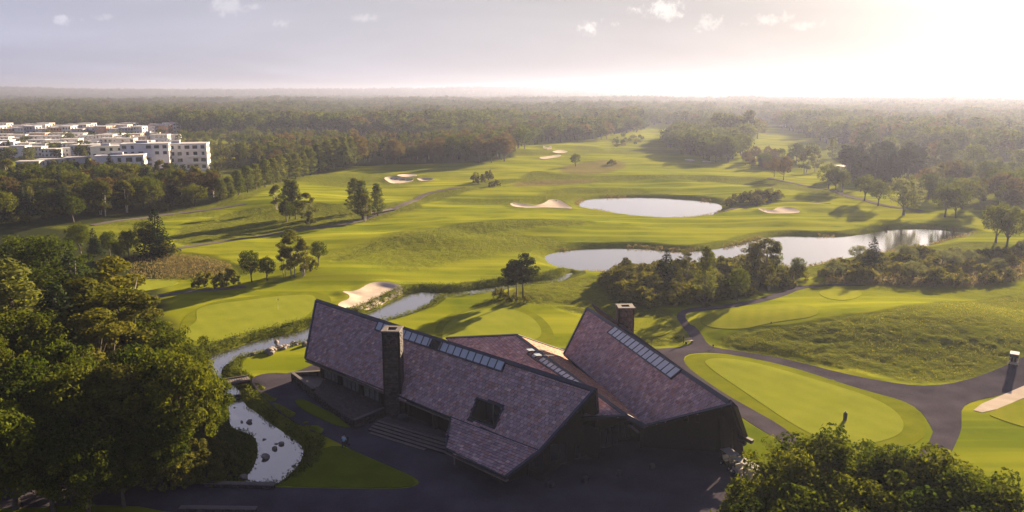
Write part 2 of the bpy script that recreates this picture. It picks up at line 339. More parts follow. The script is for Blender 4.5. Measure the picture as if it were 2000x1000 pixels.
WATER = {
 'pond': [(1128,398),(1134,393),(1150,389),(1175,386),(1230,385),(1290,386),(1340,389),(1385,393),(1408,400),(1411,407),(1402,415),(1385,421),(1350,426),(1300,427),(1250,424),(1200,417),(1155,409),(1133,404)],
 'long_pond': [(1062,504),(1072,497),(1098,490),(1140,486),(1200,484),(1258,485),(1300,490),(1345,491),(1385,489),(1420,483),(1458,475),(1495,464),(1540,460),(1600,462),(1655,462),(1700,456),(1740,449),(1780,446),(1840,447),(1885,453),(1898,457),(1884,462),(1850,468),(1815,480),(1740,492),(1680,500),(1630,508),(1600,518),(1560,523),(1500,523),(1400,526),(1300,532),(1215,535),(1150,531),(1100,525),(1074,515)],
 'stream': [(1122,531),(1108,545),(1080,554),(1040,560),(1000,567),(960,574),(925,579),(888,582),(850,583),(838,592),(826,602),(806,612),(775,622),(745,630),(700,641),(640,657),(600,667),(575,675),(556,682),(520,690),(480,698),(450,706),(432,720),(432,742),(455,752),(470,765),(474,787),(500,806),(535,832),(565,853),(588,868),(594,886),(583,908),(562,930),(538,947),(462,945),(488,925),(502,898),(504,872),(498,852),(470,842),(448,832),(448,800),(440,775),(428,755),(414,735),(405,716),(406,696),(430,689),(462,678),(500,665),(545,655),(580,648),(612,637),(660,628),(705,618),(738,603),(762,590),(786,578),(805,571),(830,569),(850,571),(885,572),(920,566),(960,560),(1000,555),(1045,551),(1080,545),(1098,538)],
}
WLEV = {'pond': -.9, 'long_pond': -1.0, 'stream': -1.0}
WB = {'pond': 7.5, 'long_pond': 6.0, 'stream': 3.0}
WPOLY = {}
for k, P in WATER.items():
    Q = chaikin(P, 2 if k != 'stream' else 1); WPOLY[k] = np.array([G(u, v, WLEV[k])[:2] for u, v in Q])
BUNKERS = [
 ([(664,571),(690,572),(706,566),(720,556),(745,552),(772,556),(789,563),(783,569),(764,576),(742,590),(708,602),(676,606),(658,600),(666,592),(681,588),(684,579)], 'large pale sand bunker behind the left roof beside the stream'),
 ([(748,349),(762,346),(778,348),(792,350),(812,352),(798,357),(768,361),(758,357)], 'sand bunker at the left of the trio on the far left fairway'),
 ([(772,344),(792,341),(812,342),(816,345),(802,347),(786,348)], 'small sand bunker at the back of the trio on the far left fairway'),
 ([(812,350),(830,349),(853,351),(838,355),(820,355)], 'sand bunker at the right of the trio on the far left fairway'),
 ([(994,399),(1008,397),(1028,401),(1050,403),(1066,397),(1072,391),(1092,391),(1106,401),(1122,410),(1098,408),(1060,407),(1026,408),(1002,405)], 'wavy sand bunker left of the oval pond'),
 ([(1058,288),(1074,287),(1080,291),(1066,293)], 'uppermost small sand bunker on the distant fairway'),
 ([(1076,298),(1092,294),(1112,297),(1100,300),(1082,301)], 'middle small sand bunker on the distant fairway'),
 ([(1050,309),(1070,307),(1092,303),(1098,306),(1076,310),(1062,313)], 'lowest small sand bunker on the distant fairway'),
 ([(1478,409),(1494,409),(1510,413),(1518,406),(1545,406),(1568,416),(1545,419),(1502,419),(1488,414)], 'sand bunker on the mound right of the oval pond'),
 ([(1334,313),(1348,312),(1360,315),(1346,317)], 'tiny sand bunker below the right wood, left one'),
 ([(1368,316),(1382,315),(1392,318),(1378,319)], 'tiny sand bunker below the right wood, right one'),
]
BPOLY = [PW(p, 2) for p, _ in BUNKERS]
ASPHALT_PX = [(488,742),(502,733),(530,728),(570,730),(640,700),(800,690),(1000,684),(1090,680),(1100,681),(1180,680),(1280,682),(1330,678),(1352,672),(1345,655),(1332,635),(1320,620),(1326,608),(1350,601),(1400,597),(1450,590),(1490,581),(1525,570),(1550,560),(1590,556),(1640,555),(1690,557),(1690,559),(1640,558),(1592,560),(1562,565),(1535,577),(1495,589),(1450,598),(1400,604),(1355,609),(1340,613),(1338,621),(1352,638),(1370,655),(1382,673),(1400,680),(1440,686),(1500,696),(1560,709),(1640,730),(1720,747),(1790,757),(1850,755),(1900,745),(1950,730),(2000,712),(2080,690),(2080,730),(2000,760),(1950,775),(1900,785),(1878,797),(1878,820),(1878,840),(1865,870),(1850,900),(1780,900),(1826,850),(1812,822),(1795,800),(1760,782),(1700,766),(1640,748),(1580,728),(1500,706),(1440,694),(1390,688),(1350,690),(1334,698),(1340,715),(1375,742),(1420,772),(1470,800),(1520,828),(1556,855),(1580,890),(1540,890),(1520,858),(1490,842),(1438,808),(1428,840),(1440,880),(1470,905),(1520,960),(1600,1080),(1000,1200),(0,1200),(-300,1080),(-200,990),(60,985),(250,975),(340,992),(350,990),(345,940),(200,930),(50,940),(-200,945),(-300,920),(-100,905),(100,915),(300,935),(400,946),(540,952),(700,955),(790,955),(815,948),(820,940),(800,927),(760,910),(720,893),(690,880),(655,862),(615,843),(575,822),(540,798),(508,768)]
# the island of far-left verge is cut out by ordering; keep the outline simple
ASPHALT_PX = [p for p in ASPHALT_PX if p not in ((340,992),(350,990),(345,940),(200,930),(50,940),(-200,945),(60,985),(250,975),(-200,990),(-300,1080),(-300,920),(-100,905),(100,915),(300,935))]
i0 = ASPHALT_PX.index((0,1200)); ASPHALT_PX[i0:i0 + 1] = [(560,1200),(520,1010),(340,1002),(250,985),(60,990),(-300,1010),(-300,940),(0,946),(200,940),(320,944)]
def AW(px): return np.array([G(u, v, 0)[:2] if v > 640 else ground_px(u, v)[:2] for u, v in chaikin(px, 1)])
APOLY = AW(ASPHALT_PX)

_blend_cache = {}
def hland(x, y):
    x = np.asarray(x, float); y = np.asarray(y, float); h = hbase(x, y)
    sd_a = sdf(x, y, APOLY, 8)
    flat = sstep(4.5, 0.3, sd_a) * sstep(62, 50, np.hypot(x, y - 88)); h = h * (1 - flat)
    for P in BPOLY:
        s = sdf(x, y, P, 6); sc = 1.0
        d = float(np.mean(np.hypot(P[:, 0], P[:, 1]))); sc = .55 if d > 300 else .45
        h = h + sstep(3.2, .1, s) * sc * .7 - sstep(.25, -2.8, s) * sc * 1.15
    for k, P in WPOLY.items():
        s = sdf(x, y, P, WB[k] + 8); lev = WLEV[k]
        bank = lev + np.where(s > 0, s * .28, s * .5); bank = np.maximum(bank, lev - 1.2)
        if k == 'stream': bank = bank + np.where(s > 0, .30 * fbm(x, y, 1.1, 2, 77) * sstep(0, .8, s), 0)
        w = sstep(.6, WB[k], s); h = np.where(s < 990, bank * (1 - w) + h * w, h)
    return h
def hz(x, y): return float(hland(np.array([x]), np.array([y]))[0])
def land_px(u, v):
    g = ground_px(u, v); return np.array([g[0], g[1], hz(g[0], g[1])])

# zones of the turf, painted by what grows there
def zone(px, n=2): return PW(px, n)
ROUGH = [zone(p) for p in [
 [(330,445),(420,420),(520,405),(600,395),(650,400),(700,415),(760,398),(830,378),(900,362),(960,352),(1060,345),(1000,358),(920,372),(850,392),(790,412),(740,428),(690,440),(560,452),(450,468),(345,488)],
 [(640,505),(700,484),(790,458),(880,438),(980,428),(1090,428),(1180,432),(1120,442),(1000,450),(900,462),(820,478),(730,496),(660,512)],
 [(240,500),(330,490),(400,498),(470,520),(470,540),(380,548),(250,545)],
 [(880,600),(960,585),(1020,550),(1110,545),(1180,540),(1220,590),(1180,605),(1110,600),(1060,595),(980,598)],
 [(1080,600),(1180,600),(1330,600),(1320,640),(1350,672),(1240,678),(1200,660),(1180,640),(1130,612)],
 [(1030,330),(1120,345),(1300,340),(1420,345),(1560,360),(1680,385),(1700,398),(1560,372),(1400,356),(1260,352),(1120,360),(1000,362)],
 [(1400,660),(1500,640),(1620,625),(1760,600),(1900,585),(2100,560),(2100,680),(1990,710),(1900,742),(1820,750),(1740,742),(1640,722),(1540,700),(1440,682)],
 [(1190,545),(1560,540),(1700,548),(1990,540),(2000,480),(1900,470),(1700,495),(1560,510),(1300,520),(1180,530)],
 [(430,330),(520,330),(700,322),(620,345),(520,370),(450,400),(330,430),(180,445),(0,450),(0,330),(200,335)],
 [(600,425),(700,440),(760,425),(800,405),(700,395),(640,400)],
 [(1560,300),(1640,340),(1800,390),(1900,410),(2100,420),(2100,300),(1800,300)],
]]
BROWN = [zone(p) for p in [
 [(250,510),(330,498),(400,505),(455,522),(380,540),(255,538)],
 [(1120,318),(1200,310),(1230,322),(1190,338),(1130,342),(1080,332)],
 [(1020,352),(1200,350),(1100,362),(980,366)],
 [(1580,560),(1990,562),(2000,520),(1900,500),(1700,520)]]]
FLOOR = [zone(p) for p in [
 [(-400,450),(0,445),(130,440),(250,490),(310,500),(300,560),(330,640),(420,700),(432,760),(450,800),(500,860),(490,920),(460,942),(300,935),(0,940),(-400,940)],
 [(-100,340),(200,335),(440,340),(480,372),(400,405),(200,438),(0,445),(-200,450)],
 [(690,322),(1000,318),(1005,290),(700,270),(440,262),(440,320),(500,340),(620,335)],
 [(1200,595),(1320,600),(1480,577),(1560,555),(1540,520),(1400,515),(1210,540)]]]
LITGREEN = []

GLADE_PX = [[(1395,243),(1500,240),(1520,246),(1480,256),(1440,262),(1400,250)], [(1500,292),(1560,286),(1640,296),(1760,306),(1900,330),(2100,345),(2100,322),(1900,312),(1780,300),(1650,282),(1520,280)], [(1262,262),(1300,258),(1305,246),(1270,244)], [(1530,212),(1620,208),(1620,205),(1550,205)], [(1690,233),(1800,228),(1900,234),(1850,241),(1750,240)], [(1900,262),(2050,258),(2200,268),(2050,276)], [(1380,226),(1450,222),(1480,226),(1420,230)], [(640,222),(760,219),(800,222),(700,226)], [(1000,214),(1100,212),(1120,214),(1050,217)]]
def build_land():
    GL = [zone(p, 1) for p in GLADE_PX]
    dth = .00105
    th = [math.radians(80)]
    while th[-1] > math.radians(32): th.append(th[-1] * .93)
    while th[-1] > math.radians(.28): th.append(th[-1] - min(dth, max(.00012, th[-1] * .018)))
    R = np.array([CAM_H / math.tan(t) for t in th]); R = np.concatenate([R, [9500, 10500, 12000, 15000, 20000, 30000, 45000]])
    az = list(np.arange(-39, 39.001, math.degrees(.0019)))
    az = list(np.arange(-180, -39, 3.0)) + az + list(np.arange(az[-1] + 3, 180, 3.0)); az = np.radians(np.array(az))
    A, RR = np.meshgrid(az, R); X = RR * np.sin(A); Y = RR * np.cos(A); nr, nc = X.shape
    x = X.ravel(); y = Y.ravel(); h = hland(x, y)
    rough = np.zeros_like(x); brown = np.zeros_like(x); floor = np.zeros_like(x)
    wob = 2.2 * fbm(x, y, 9, 3, 5); r = np.hypot(x, y)
    for P in ROUGH: rough = np.maximum(rough, sstep(1.0, -1.0, (sdf(x, y, P) + wob) / (1 + r / 400)))
    for P in BROWN: brown = np.maximum(brown, sstep(3, -3, sdf(x, y, P) + wob))
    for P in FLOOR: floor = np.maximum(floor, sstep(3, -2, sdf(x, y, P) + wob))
    s = sdf(x, y, WPOLY['stream'], 12); rough = np.maximum(rough, sstep(3.4, 2.2, s + .5 * wob))
    for k, wd in (('pond', 4.), ('long_pond', 3.)): rough = np.maximum(rough, .7 * sstep(wd + 2, wd, sdf(x, y, WPOLY[k], 12) + wob * .5))
    ap = np.abs(x) > 1e9
    sa = sdf(x, y, APOLY, 12)
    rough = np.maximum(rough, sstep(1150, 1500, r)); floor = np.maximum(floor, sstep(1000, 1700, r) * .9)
    for P in GL: g_ = sstep(6, -6, sdf(x, y, P)); floor = floor * (1 - g_); rough = rough * (1 - .8 * g_)
    belt = sstep(.34, .46, fbm(x * .35, y, 420, 2, 123)) * sstep(1250, 1400, r) * sstep(5000, 4000, r); floor = floor * (1 - belt); rough = rough * (1 - .6 * belt)
    # broad natural patches of longer grass between the fairways
    nat = sstep(.18, .42, fbm(x, y, 60, 4, 51)) * sstep(150, 210, r) * .8; rough = np.maximum(rough, nat)
    # tussocks: real relief where the grass is long
    tus = rough * (1 - floor * .5) * sstep(0.2, 2.0, sa)
    h = h + tus * (.16 * fbm(x * 1.0, y * 1.6, 2.6, 3, 61) + .10 * fbm(x, y, .9, 2, 62)) * sstep(900, 300, r) * np.where(s < 1.0, 0, 1)
    wet = np.zeros_like(x)
    V = np.stack([x, y, h], 1)
    i = np.arange(nr - 1)[:, None]; j = np.arange(nc)[None, :]; j2 = (j + 1) % nc
    F = np.stack([i * nc + j, (i + 1) * nc + j, (i + 1) * nc + j2, i * nc + j2], -1).reshape(-1, 4)
    V = np.vstack([V, [[0, 0, 0]]])     # centre cap below the camera
    cap = np.stack([np.full(nc, len(V) - 1), np.arange(nc), (np.arange(nc) + 1) % nc], 1)
    C = np.stack([rough, brown, floor, np.ones_like(rough)], 1); C = np.vstack([C, [[1, 0, 0, 1]]])
    fr = rough[F].mean(1) > .5; ff = floor[F].mean(1) > .5
    mats = ground_material()
    def part(name, sel, label):
        FF = F[sel]; u, inv = np.unique(FF, return_inverse=True); me = mesh_np(name, V[u], inv.reshape(-1, 4), True); vcol(me, 'zone', C[u])
        o = link(name, me, mats); tag(o, label, kind='structure'); return o
    # normals agree along the seams because the surfaces meet vertex on vertex
    part('ground', fr | ff, 'rough grass, river banks and woodland floor of the golf course and the land beyond')
    part('fairway', ~(fr | ff), 'smooth mown yellow-green fairways rolling away from the clubhouse')
def ground_material():
    m, nt = newmat('turf'); L = nt.links.new; N = lambda t, **k: _mk(nt, t, **k)
    out = N('ShaderNodeOutputMaterial'); p = N('ShaderNodeBsdfPrincipled'); L(p.outputs[0], out.inputs[0]); p.inputs['Roughness'].default_value = .95; p.inputs['Specular IOR Level'].default_value = .0
    geo = N('ShaderNodeNewGeometry'); at = N('ShaderNodeAttribute', attribute_name='zone'); sp = N('ShaderNodeSeparateColor'); L(at.outputs['Color'], sp.inputs[0])
    def noise(sc, det=5, rough=.6, vec=None):
        n = N('ShaderNodeTexNoise'); n.inputs['Scale'].default_value = sc; n.inputs['Detail'].default_value = det; n.inputs['Roughness'].default_value = rough; L(vec or geo.outputs['Position'], n.inputs['Vector']); return n.outputs[0]
    def ramp(f, a, b, lo=.3, hi=.7):
        mr = N('ShaderNodeMapRange'); L(f, mr.inputs[0]); mr.inputs[1].default_value = lo; mr.inputs[2].default_value = hi
        mx = N('ShaderNodeMix', data_type='RGBA'); L(mr.outputs[0], mx.inputs[0])
        for i, c in ((6, a), (7, b)):
            if isinstance(c, tuple): mx.inputs[i].default_value = (*c, 1)
            else: L(c, mx.inputs[i])
        return mx.outputs[2]
    def mixf(f, a, b):
        mx = N('ShaderNodeMix', data_type='RGBA'); L(f, mx.inputs[0]); L(a, mx.inputs[6])
        if isinstance(b, tuple): mx.inputs[7].default_value = (*b, 1)
        else: L(b, mx.inputs[7])
        return mx.outputs[2]
    big = noise(.018, 5); mid = noise(.12, 5); fine = noise(2.2, 6, .7); xf = noise(.7, 6, .7)
    mown = ramp(big, (.120, .152, .008), (.205, .212, .012), .35, .65)
    mown = ramp(mid, mown, (.080, .115, .010), .48, .78)
    # mowing bands: long, faint, along the fairways
    mp = N('ShaderNodeMapping'); mp.inputs['Rotation'].default_value = (0, 0, math.radians(28)); mp.inputs['Scale'].default_value = (.010, .16, .1); L(geo.outputs['Position'], mp.inputs['Vector'])
    band = noise(1.0, 3, .5, mp.outputs[0]); mown = ramp(band, mown, (.255, .262, .018), .46, .66)
    rg = ramp(xf, (.052, .068, .008), (.150, .155, .020), .3, .72); rg = ramp(fine, rg, (.225, .205, .050), .5, .9)
    rg = ramp(mid, rg, (.13, .150, .012), .4, .8)
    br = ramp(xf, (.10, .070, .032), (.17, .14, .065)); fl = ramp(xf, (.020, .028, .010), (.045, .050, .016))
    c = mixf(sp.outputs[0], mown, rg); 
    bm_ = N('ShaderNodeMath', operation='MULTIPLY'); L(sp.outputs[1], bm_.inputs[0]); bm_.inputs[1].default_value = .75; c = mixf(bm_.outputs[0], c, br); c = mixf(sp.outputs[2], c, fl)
    L(c, p.inputs['Base Color'])
    b1 = N('ShaderNodeBump'); hgt = N('ShaderNodeMath', operation='MULTIPLY'); rr = N('ShaderNodeMath', operation='MULTIPLY_ADD'); L(sp.outputs[0], rr.inputs[0]); rr.inputs[1].default_value = .30; rr.inputs[2].default_value = .020
    L(xf, hgt.inputs[0]); L(rr.outputs[0], hgt.inputs[1]); L(hgt.outputs[0], b1.inputs['Height']); b1.inputs['Distance'].default_value = 1.6
    b2 = N('ShaderNodeBump'); b2.inputs['Distance'].default_value = .6; h2 = N('ShaderNodeMath', operation='MULTIPLY'); L(fine, h2.inputs[0]); L(rr.outputs[0], h2.inputs[1]); L(h2.outputs[0], b2.inputs['Height']); L(b1.outputs[0], b2.inputs['Normal'])
    L(b2.outputs[0], p.inputs['Normal'])
    return m
build_land()

def resample(P, step):
    out = []
    for a, b in zip(P, np.roll(P, -1, 0)):
        n = max(1, int(np.linalg.norm(b - a) / step)); out += [a + (b - a) * k / n for k in range(n)]
    return np.array(out)
def drape(name, P, m, off=.02, step=1.0, label=None, kind='structure', lift=None, cat=None, parent=None, skirt=.25):
    d = float(np.mean(np.hypot(P[:, 0], P[:, 1]))); off = off + max(0, d - 80) * 1.2e-4 * (1 + d / 400)
    B = resample(P, step); nb = len(B); lo = P.min(0); hi = P.max(0)
    gx, gy = np.meshgrid(np.arange(lo[0], hi[0], step), np.arange(lo[1], hi[1], step)); gx = gx.ravel(); gy = gy.ravel()
    s = sdf(gx, gy, P, 5); k = s < -step * .45; pts = [Vector(p) for p in B] + [Vector((a, b)) for a, b in zip(gx[k], gy[k])]
    vo, eo, fo, *_ = delaunay_2d_cdt(pts, [(i, (i + 1) % nb) for i in range(nb)], [list(range(nb))], 1, 1e-5)
    x = np.array([p.x for p in vo]); y = np.array([p.y for p in vo]); z = hland(x, y) + off
    if lift is not None: z = lift(x, y, z)
    F = [list(f) for f in fo]; V = list(zip(x, y, z))
    # turned-down rim so the sheet has an edge and not a gap
    cnt = {}
    for f in F:
        for a, b in zip(f, f[1:] + f[:1]): cnt[(min(a, b), max(a, b))] = cnt.get((min(a, b), max(a, b)), 0) + 1
    for i_, f in enumerate(F):
        a_, b_, c_ = (np.array(V[q][:2]) for q in f[:3])
        if (b_[0] - a_[0]) * (c_[1] - a_[1]) - (b_[1] - a_[1]) * (c_[0] - a_[0]) < 0: F[i_] = f[::-1]
    low = {}; nF = len(F)
    for (a, b), c in cnt.items():
        if c == 1:
            for q in (a, b):
                if q not in low: low[q] = len(V); V.append(V[q]); V.append((V[q][0], V[q][1], V[q][2] - skirt))
            F.append([low[a], low[b], low[b] + 1, low[a] + 1])
    me = bpy.data.meshes.new(name); me.from_pydata(V, [], F)
    for p in me.polygons[:nF]: p.use_smooth = True
    o = link(name, me, m, parent)
    if parent is None: tag(o, label, cat, kind=kind)
    return o
M_asph = sheet_mat('asphalt', (.038, .033, .044), (.092, .080, .097), .25, 5.0, .012, .75)
M_sand = sheet_mat('bunker_sand', (.42, .34, .27), (.58, .49, .40), .5, 7, .03)
M_green = sheet_mat('putting_turf', (.165, .190, .018), (.230, .245, .028), .22, 5, .004, .9, (math.radians(35), 1.5, .08))
M_collar = sheet_mat('collar_turf', (.105, .130, .008), (.175, .180, .012), .4, 5, .02)
M_tee = sheet_mat('tee_turf', (.155, .175, .012), (.225, .225, .022), .3, 5, .004, .9, (math.radians(-20), 1.2, .12))
M_lawn = sheet_mat('lawn_turf', (.07, .10, .006), (.13, .155, .010), .35, 4, .02)
drape('road', APOLY, M_asph, .025, 1.3, 'dark asphalt forecourt, road and cart paths around the clubhouse')
for P, (_, lab) in zip(BPOLY, BUNKERS):
    d = np.mean(np.hypot(P[:, 0], P[:, 1])); drape('sand_bunker', P, M_sand, .03, .7 if d < 200 else (1.6 if d < 400 else 2.5), lab)
for px, m, nm, lab in [
 ([(352,628),(375,606),(420,588),(500,578),(600,568),(640,575),(650,590),(630,612),(600,632),(540,650),(470,668),(400,680),(350,668)], M_collar, 'green_collar', 'darker mown collar around the near left green'),
 ([(384,604),(420,594),(480,587),(540,579),(600,575),(618,580),(614,597),(606,612),(580,628),(510,648),(440,664),(392,670),(362,660),(360,645),(385,628),(383,614)], M_green, 'putting_green', 'putting green with a flagstick left of the clubhouse roof'),
 ([(846,664),(852,632),(885,608),(940,596),(1000,597),(1050,612),(1078,640),(1085,668),(1060,676),(860,674)], M_collar, 'green_collar', 'mown collar around the green behind the middle roof'),
 ([(862,660),(868,635),(895,614),(945,601),(1000,603),(1040,619),(1060,645),(1052,664),(1000,668),(870,668)], M_green, 'putting_green', 'round putting green just behind the middle roof'),
 ([(1335,700),(1350,690),(1400,688),(1460,694),(1540,712),(1620,736),(1700,758),(1760,776),(1802,806),(1812,838),(1800,862),(1740,890),(1650,885),(1570,868),(1520,838),(1470,805),(1420,775),(1370,740),(1340,718)], M_collar, 'green_collar', 'dark mown ring around the practice green right of the clubhouse'),
 ([(1374,708),(1384,701),(1410,699),(1450,702),(1510,716),(1580,737),(1650,758),(1710,779),(1752,804),(1768,830),(1756,852),(1700,868),(1640,866),(1590,852),(1540,824),(1490,790),(1440,756),(1398,728)], M_green, 'putting_green', 'large oval practice green right of the clubhouse'),
 ([(1364,624),(1385,612),(1420,605),(1480,600),(1540,595),(1585,597),(1602,607),(1590,619),(1545,625),(1500,632),(1455,643),(1410,643),(1375,636)], M_tee, 'tee_ground', 'long tee ground above the path fork, left of the rough hill'),
 ([(1597,573),(1608,566),(1640,564),(1672,566),(1687,574),(1672,584),(1645,588),(1615,584)], M_tee, 'tee_ground', 'small oval tee beside the upper cart path below the shrubs'),
 ([(256,552),(275,546),(320,545),(352,550),(340,558),(300,566),(262,572),(250,562)], M_green, 'tee_ground', 'small tee ground beside the wood on the left'),
 ([(1175,640),(1195,626),(1240,620),(1300,624),(1318,640),(1300,655),(1250,662),(1195,656)], M_tee, 'tee_ground', 'round tee ground behind the square chimney of the right roof'),
 ([(1925,808),(2000,778),(2120,740),(2200,800),(2100,860),(1990,832),(1948,818)], M_tee, 'tee_ground', 'tee ground at the right edge beside the pale mat strip'),
 ([(1893,800),(1990,761),(2090,725),(2110,738),(2010,775),(1926,809)], M_sand, 'tee_mat_strip', 'pale sandy strip beside the tee ground at the right edge'),
 ([(538,950),(565,935),(588,912),(602,888),(640,872),(672,872),(720,895),(780,920),(815,940),(800,953),(700,954)], M_lawn, 'lawn', 'shaded triangular lawn between stream and lane'),
 ([(1440,815),(1480,838),(1520,862),(1550,900),(1560,960),(1520,950),(1478,905),(1446,880)], M_lawn, 'lawn', 'bright lawn right of the clubhouse between carts and path'),
 ]:
    Pn = PW(px, 2)
    if nm == 'lawn' or nm == 'tee_mat_strip': Pn = np.array([G(u, v, 0)[:2] for u, v in chaikin(px, 1)])
    off = {'green_collar': .025, 'putting_green': .055, 'tee_ground': .05, 'tee_mat_strip': .04, 'lawn': .06}[nm]
    drape(nm, Pn, m, off, 1.0, lab)
P = np.array([G(u, v, 0)[:2] for u, v in chaikin([(574,783),(590,779),(625,797),(655,812),(690,830),(686,838),(650,830),(610,811),(585,797)], 2)])
drape('grass_island', P, M_lawn, .13, .8, 'narrow leaf-shaped grass island in the lane by the stone wall', skirt=.15)
M_kerb = mat('kerb_stone', (.16, .15, .16), .8, .3, 4)
# small far paths
M_path = sheet_mat('path_gravel', (.10, .085, .08), (.15, .13, .12), .4, 4, .01)
def ribbon(px, w): 
    C = np.array([ground_px(u, v)[:2] for u, v in px]); 
    for _ in range(2):
        Q = [C[0]]
        for a, b in zip(C[:-1], C[1:]): Q += [.75 * a + .25 * b, .25 * a + .75 * b]
        C = np.array(Q + [C[-1]])
    T = np.gradient(C, axis=0); T /= np.linalg.norm(T, axis=1)[:, None]; Nn = np.stack([-T[:, 1], T[:, 0]], 1) * w / 2
    return np.vstack([C + Nn, (C - Nn)[::-1]])
for px, w, lab in [([(905,366),(860,372),(825,380),(795,398),(760,412),(720,424),(690,434),(655,442),(560,452),(460,468),(380,480),(300,492)], 2.6, 'grey cart path curving past the slender trees on the left'),
                   ([(480,560),(420,566),(360,570),(300,580),(230,590)], 2.4, 'pale cart path below the dark bushes at the left'),
                   ([(1500,348),(1580,362),(1660,385),(1720,402),(1800,412)], 3, 'far cart path crossing below the right-hand trees'),
                   ([(1410,412),(1450,404),(1490,396),(1560,392),(1620,398)], 2.2, 'cart path on the mound right of the oval pond'),
                   ([(180,440),(260,428),(330,418),(420,408),(480,398)], 2.6, 'track along the edge of the left wood')]:
    drape('path', ribbon(px, w), M_path, .05, 2.0, lab)
# water
def water_mat():
    m, nt = newmat('water'); L = nt.links.new
    out = _mk(nt, 'ShaderNodeOutputMaterial'); g = _mk(nt, 'ShaderNodeBsdfGlossy'); g.inputs['Roughness'].default_value = .06; g.inputs['Color'].default_value = (.95, .93, .93, 1)
    d = _mk(nt, 'ShaderNodeBsdfDiffuse'); d.inputs[0].default_value = (.035, .032, .03, 1); ms = _mk(nt, 'ShaderNodeMixShader')
    fr = _mk(nt, 'ShaderNodeFresnel'); fr.inputs[0].default_value = 2.6; fm = _mk(nt, 'ShaderNodeMath', operation='MULTIPLY', use_clamp=True); L(fr.outputs[0], fm.inputs[0]); fm.inputs[1].default_value = 1.9; L(fm.outputs[0], ms.inputs[0]); L(d.outputs[0], ms.inputs[1]); L(g.outputs[0], ms.inputs[2]); L(ms.outputs[0], out.inputs[0])
    geo = _mk(nt, 'ShaderNodeNewGeometry'); mp = _mk(nt, 'ShaderNodeMapping'); mp.inputs['Scale'].default_value = (.8, 1.8, 1); L(geo.outputs['Position'], mp.inputs[0])
    n = _mk(nt, 'ShaderNodeTexNoise'); n.inputs['Scale'].default_value = 1.6; n.inputs['Detail'].default_value = 3; L(mp.outputs[0], n.inputs['Vector'])
    b = _mk(nt, 'ShaderNodeBump'); b.inputs['Distance'].default_value = .012; L(n.outputs[0], b.inputs['Height']); L(b.outputs[0], g.inputs['Normal'])
    return m
M_water = water_mat()
def offset_poly(P, d):
    A = 0.5 * np.sum(P[:, 0] * np.roll(P[:, 1], -1) - np.roll(P[:, 0], -1) * P[:, 1])
    T = np.roll(P, -1, 0) - np.roll(P, 1, 0); T /= np.linalg.norm(T, axis=1)[:, None] + 1e-9; Nn = np.stack([T[:, 1], -T[:, 0]], 1) * (1 if A > 0 else -1)
    return P + Nn * d
for k, nm, lab in (('pond', 'pond', 'oval pond mirroring the pale sky in the middle of the course'), ('long_pond', 'pond', 'long winding pond behind the shrub belt'), ('stream', 'stream', 'narrow stream winding from the long pond round the left end of the clubhouse')):
    P = offset_poly(WPOLY[k], .9 if k != 'stream' else .35); nb = len(P)
    vo, eo, fo, *_ = delaunay_2d_cdt([Vector(p) for p in P], [(i, (i + 1) % nb) for i in range(nb)], [list(range(nb))], 1, 1e-5)
    me = bpy.data.meshes.new(nm); me.from_pydata([(p.x, p.y, WLEV[k]) for p in vo], [], [list(f) for f in fo])
    if me.polygons[0].normal.z < 0: me.flip_normals()
    tag(link(nm, me, M_water), lab, kind='structure')
# ---------------------------------------------------------------- clubhouse
M_metal = mat('dark_zinc', (.045, .047, .066), .45, .2, 2, metal=.4)
M_deck = mat('roof_deck', (.05, .04, .045), .8, .2, 2)
M_timber = mat('dark_timber', (.028, .021, .021), .75, .35, 4, bump=.01)
M_ltimber = mat('weathered_board', (.17, .135, .125), .7, .35, 5, bump=.005)
M_stone = mat('wall_stone', (.058, .045, .046), .85, .45, 4, bump=.03, attr='tint')
M_glass = mat('window_glass', (.030, .036, .045), .07, .1, 1, spec=1.0)
M_sky = mat('skylight_glass', (.36, .41, .45), .16, .12, .8, spec=1.0)
M_frame = mat('window_frame', (.03, .028, .03), .5, .2, 3)
M_tile = mat('roof_shingle', (.42, .325, .305), .75, .22, 9, attr='tint', spec=.1, bump=.006)
M_cap = mat('coping_stone', (.12, .10, .10), .8, .25, 3)
M_floor = mat('terrace_board', (.085, .068, .072), .7, .35, 3, bump=.006)
M_dark = mat('interior_dark', (.02, .018, .02), .9, .1, 1)

dA = np.array([.7115, -.7027, 0.0]); dA /= np.linalg.norm(dA); nA = np.array([-dA[1], dA[0], 0])
def inpoly2(p, poly):
    c = False
    for (ax, ay), (bx, by) in zip(poly, poly[1:] + poly[:1]):
        if (ay > p[1]) != (by > p[1]) and p[0] < (bx - ax) * (p[1] - ay) / (by - ay) + ax: c = not c
    return c
def cdist(p, poly):
    best = 1e9
    for a, b in zip(poly, poly[1:] + poly[:1]):
        ax, ay = a; ex, ey = b[0] - ax, b[1] - ay; t = max(0, min(1, ((p[0] - ax) * ex + (p[1] - ay) * ey) / (ex * ex + ey * ey))); best = min(best, math.hypot(p[0] - ax - t * ex, p[1] - ay - t * ey))
    return best
class Slope:
    """one roof plane: a runs along the eave, b up the slope"""
    def __init__(s, origin, along, through):
        s.o = Vector(origin); s.a = Vector(along).normalized(); t = Vector(through) - s.o; n = s.a.cross(t).normalized()
        if n.z < 0: n = -n
        s.n = n; s.b = n.cross(s.a).normalized()
        if s.b.z < 0: s.b = -s.b
        s.pl = (np.array(s.o), np.array(s.n))
    def ab(s, p): d = Vector(p) - s.o; return (d.dot(s.a), d.dot(s.b))
    def px(s, u, v): return s.ab(plane_pt(u, v, s.pl))
    def w(s, a, b, h=0.0): return s.o + s.a * a + s.b * b + s.n * h
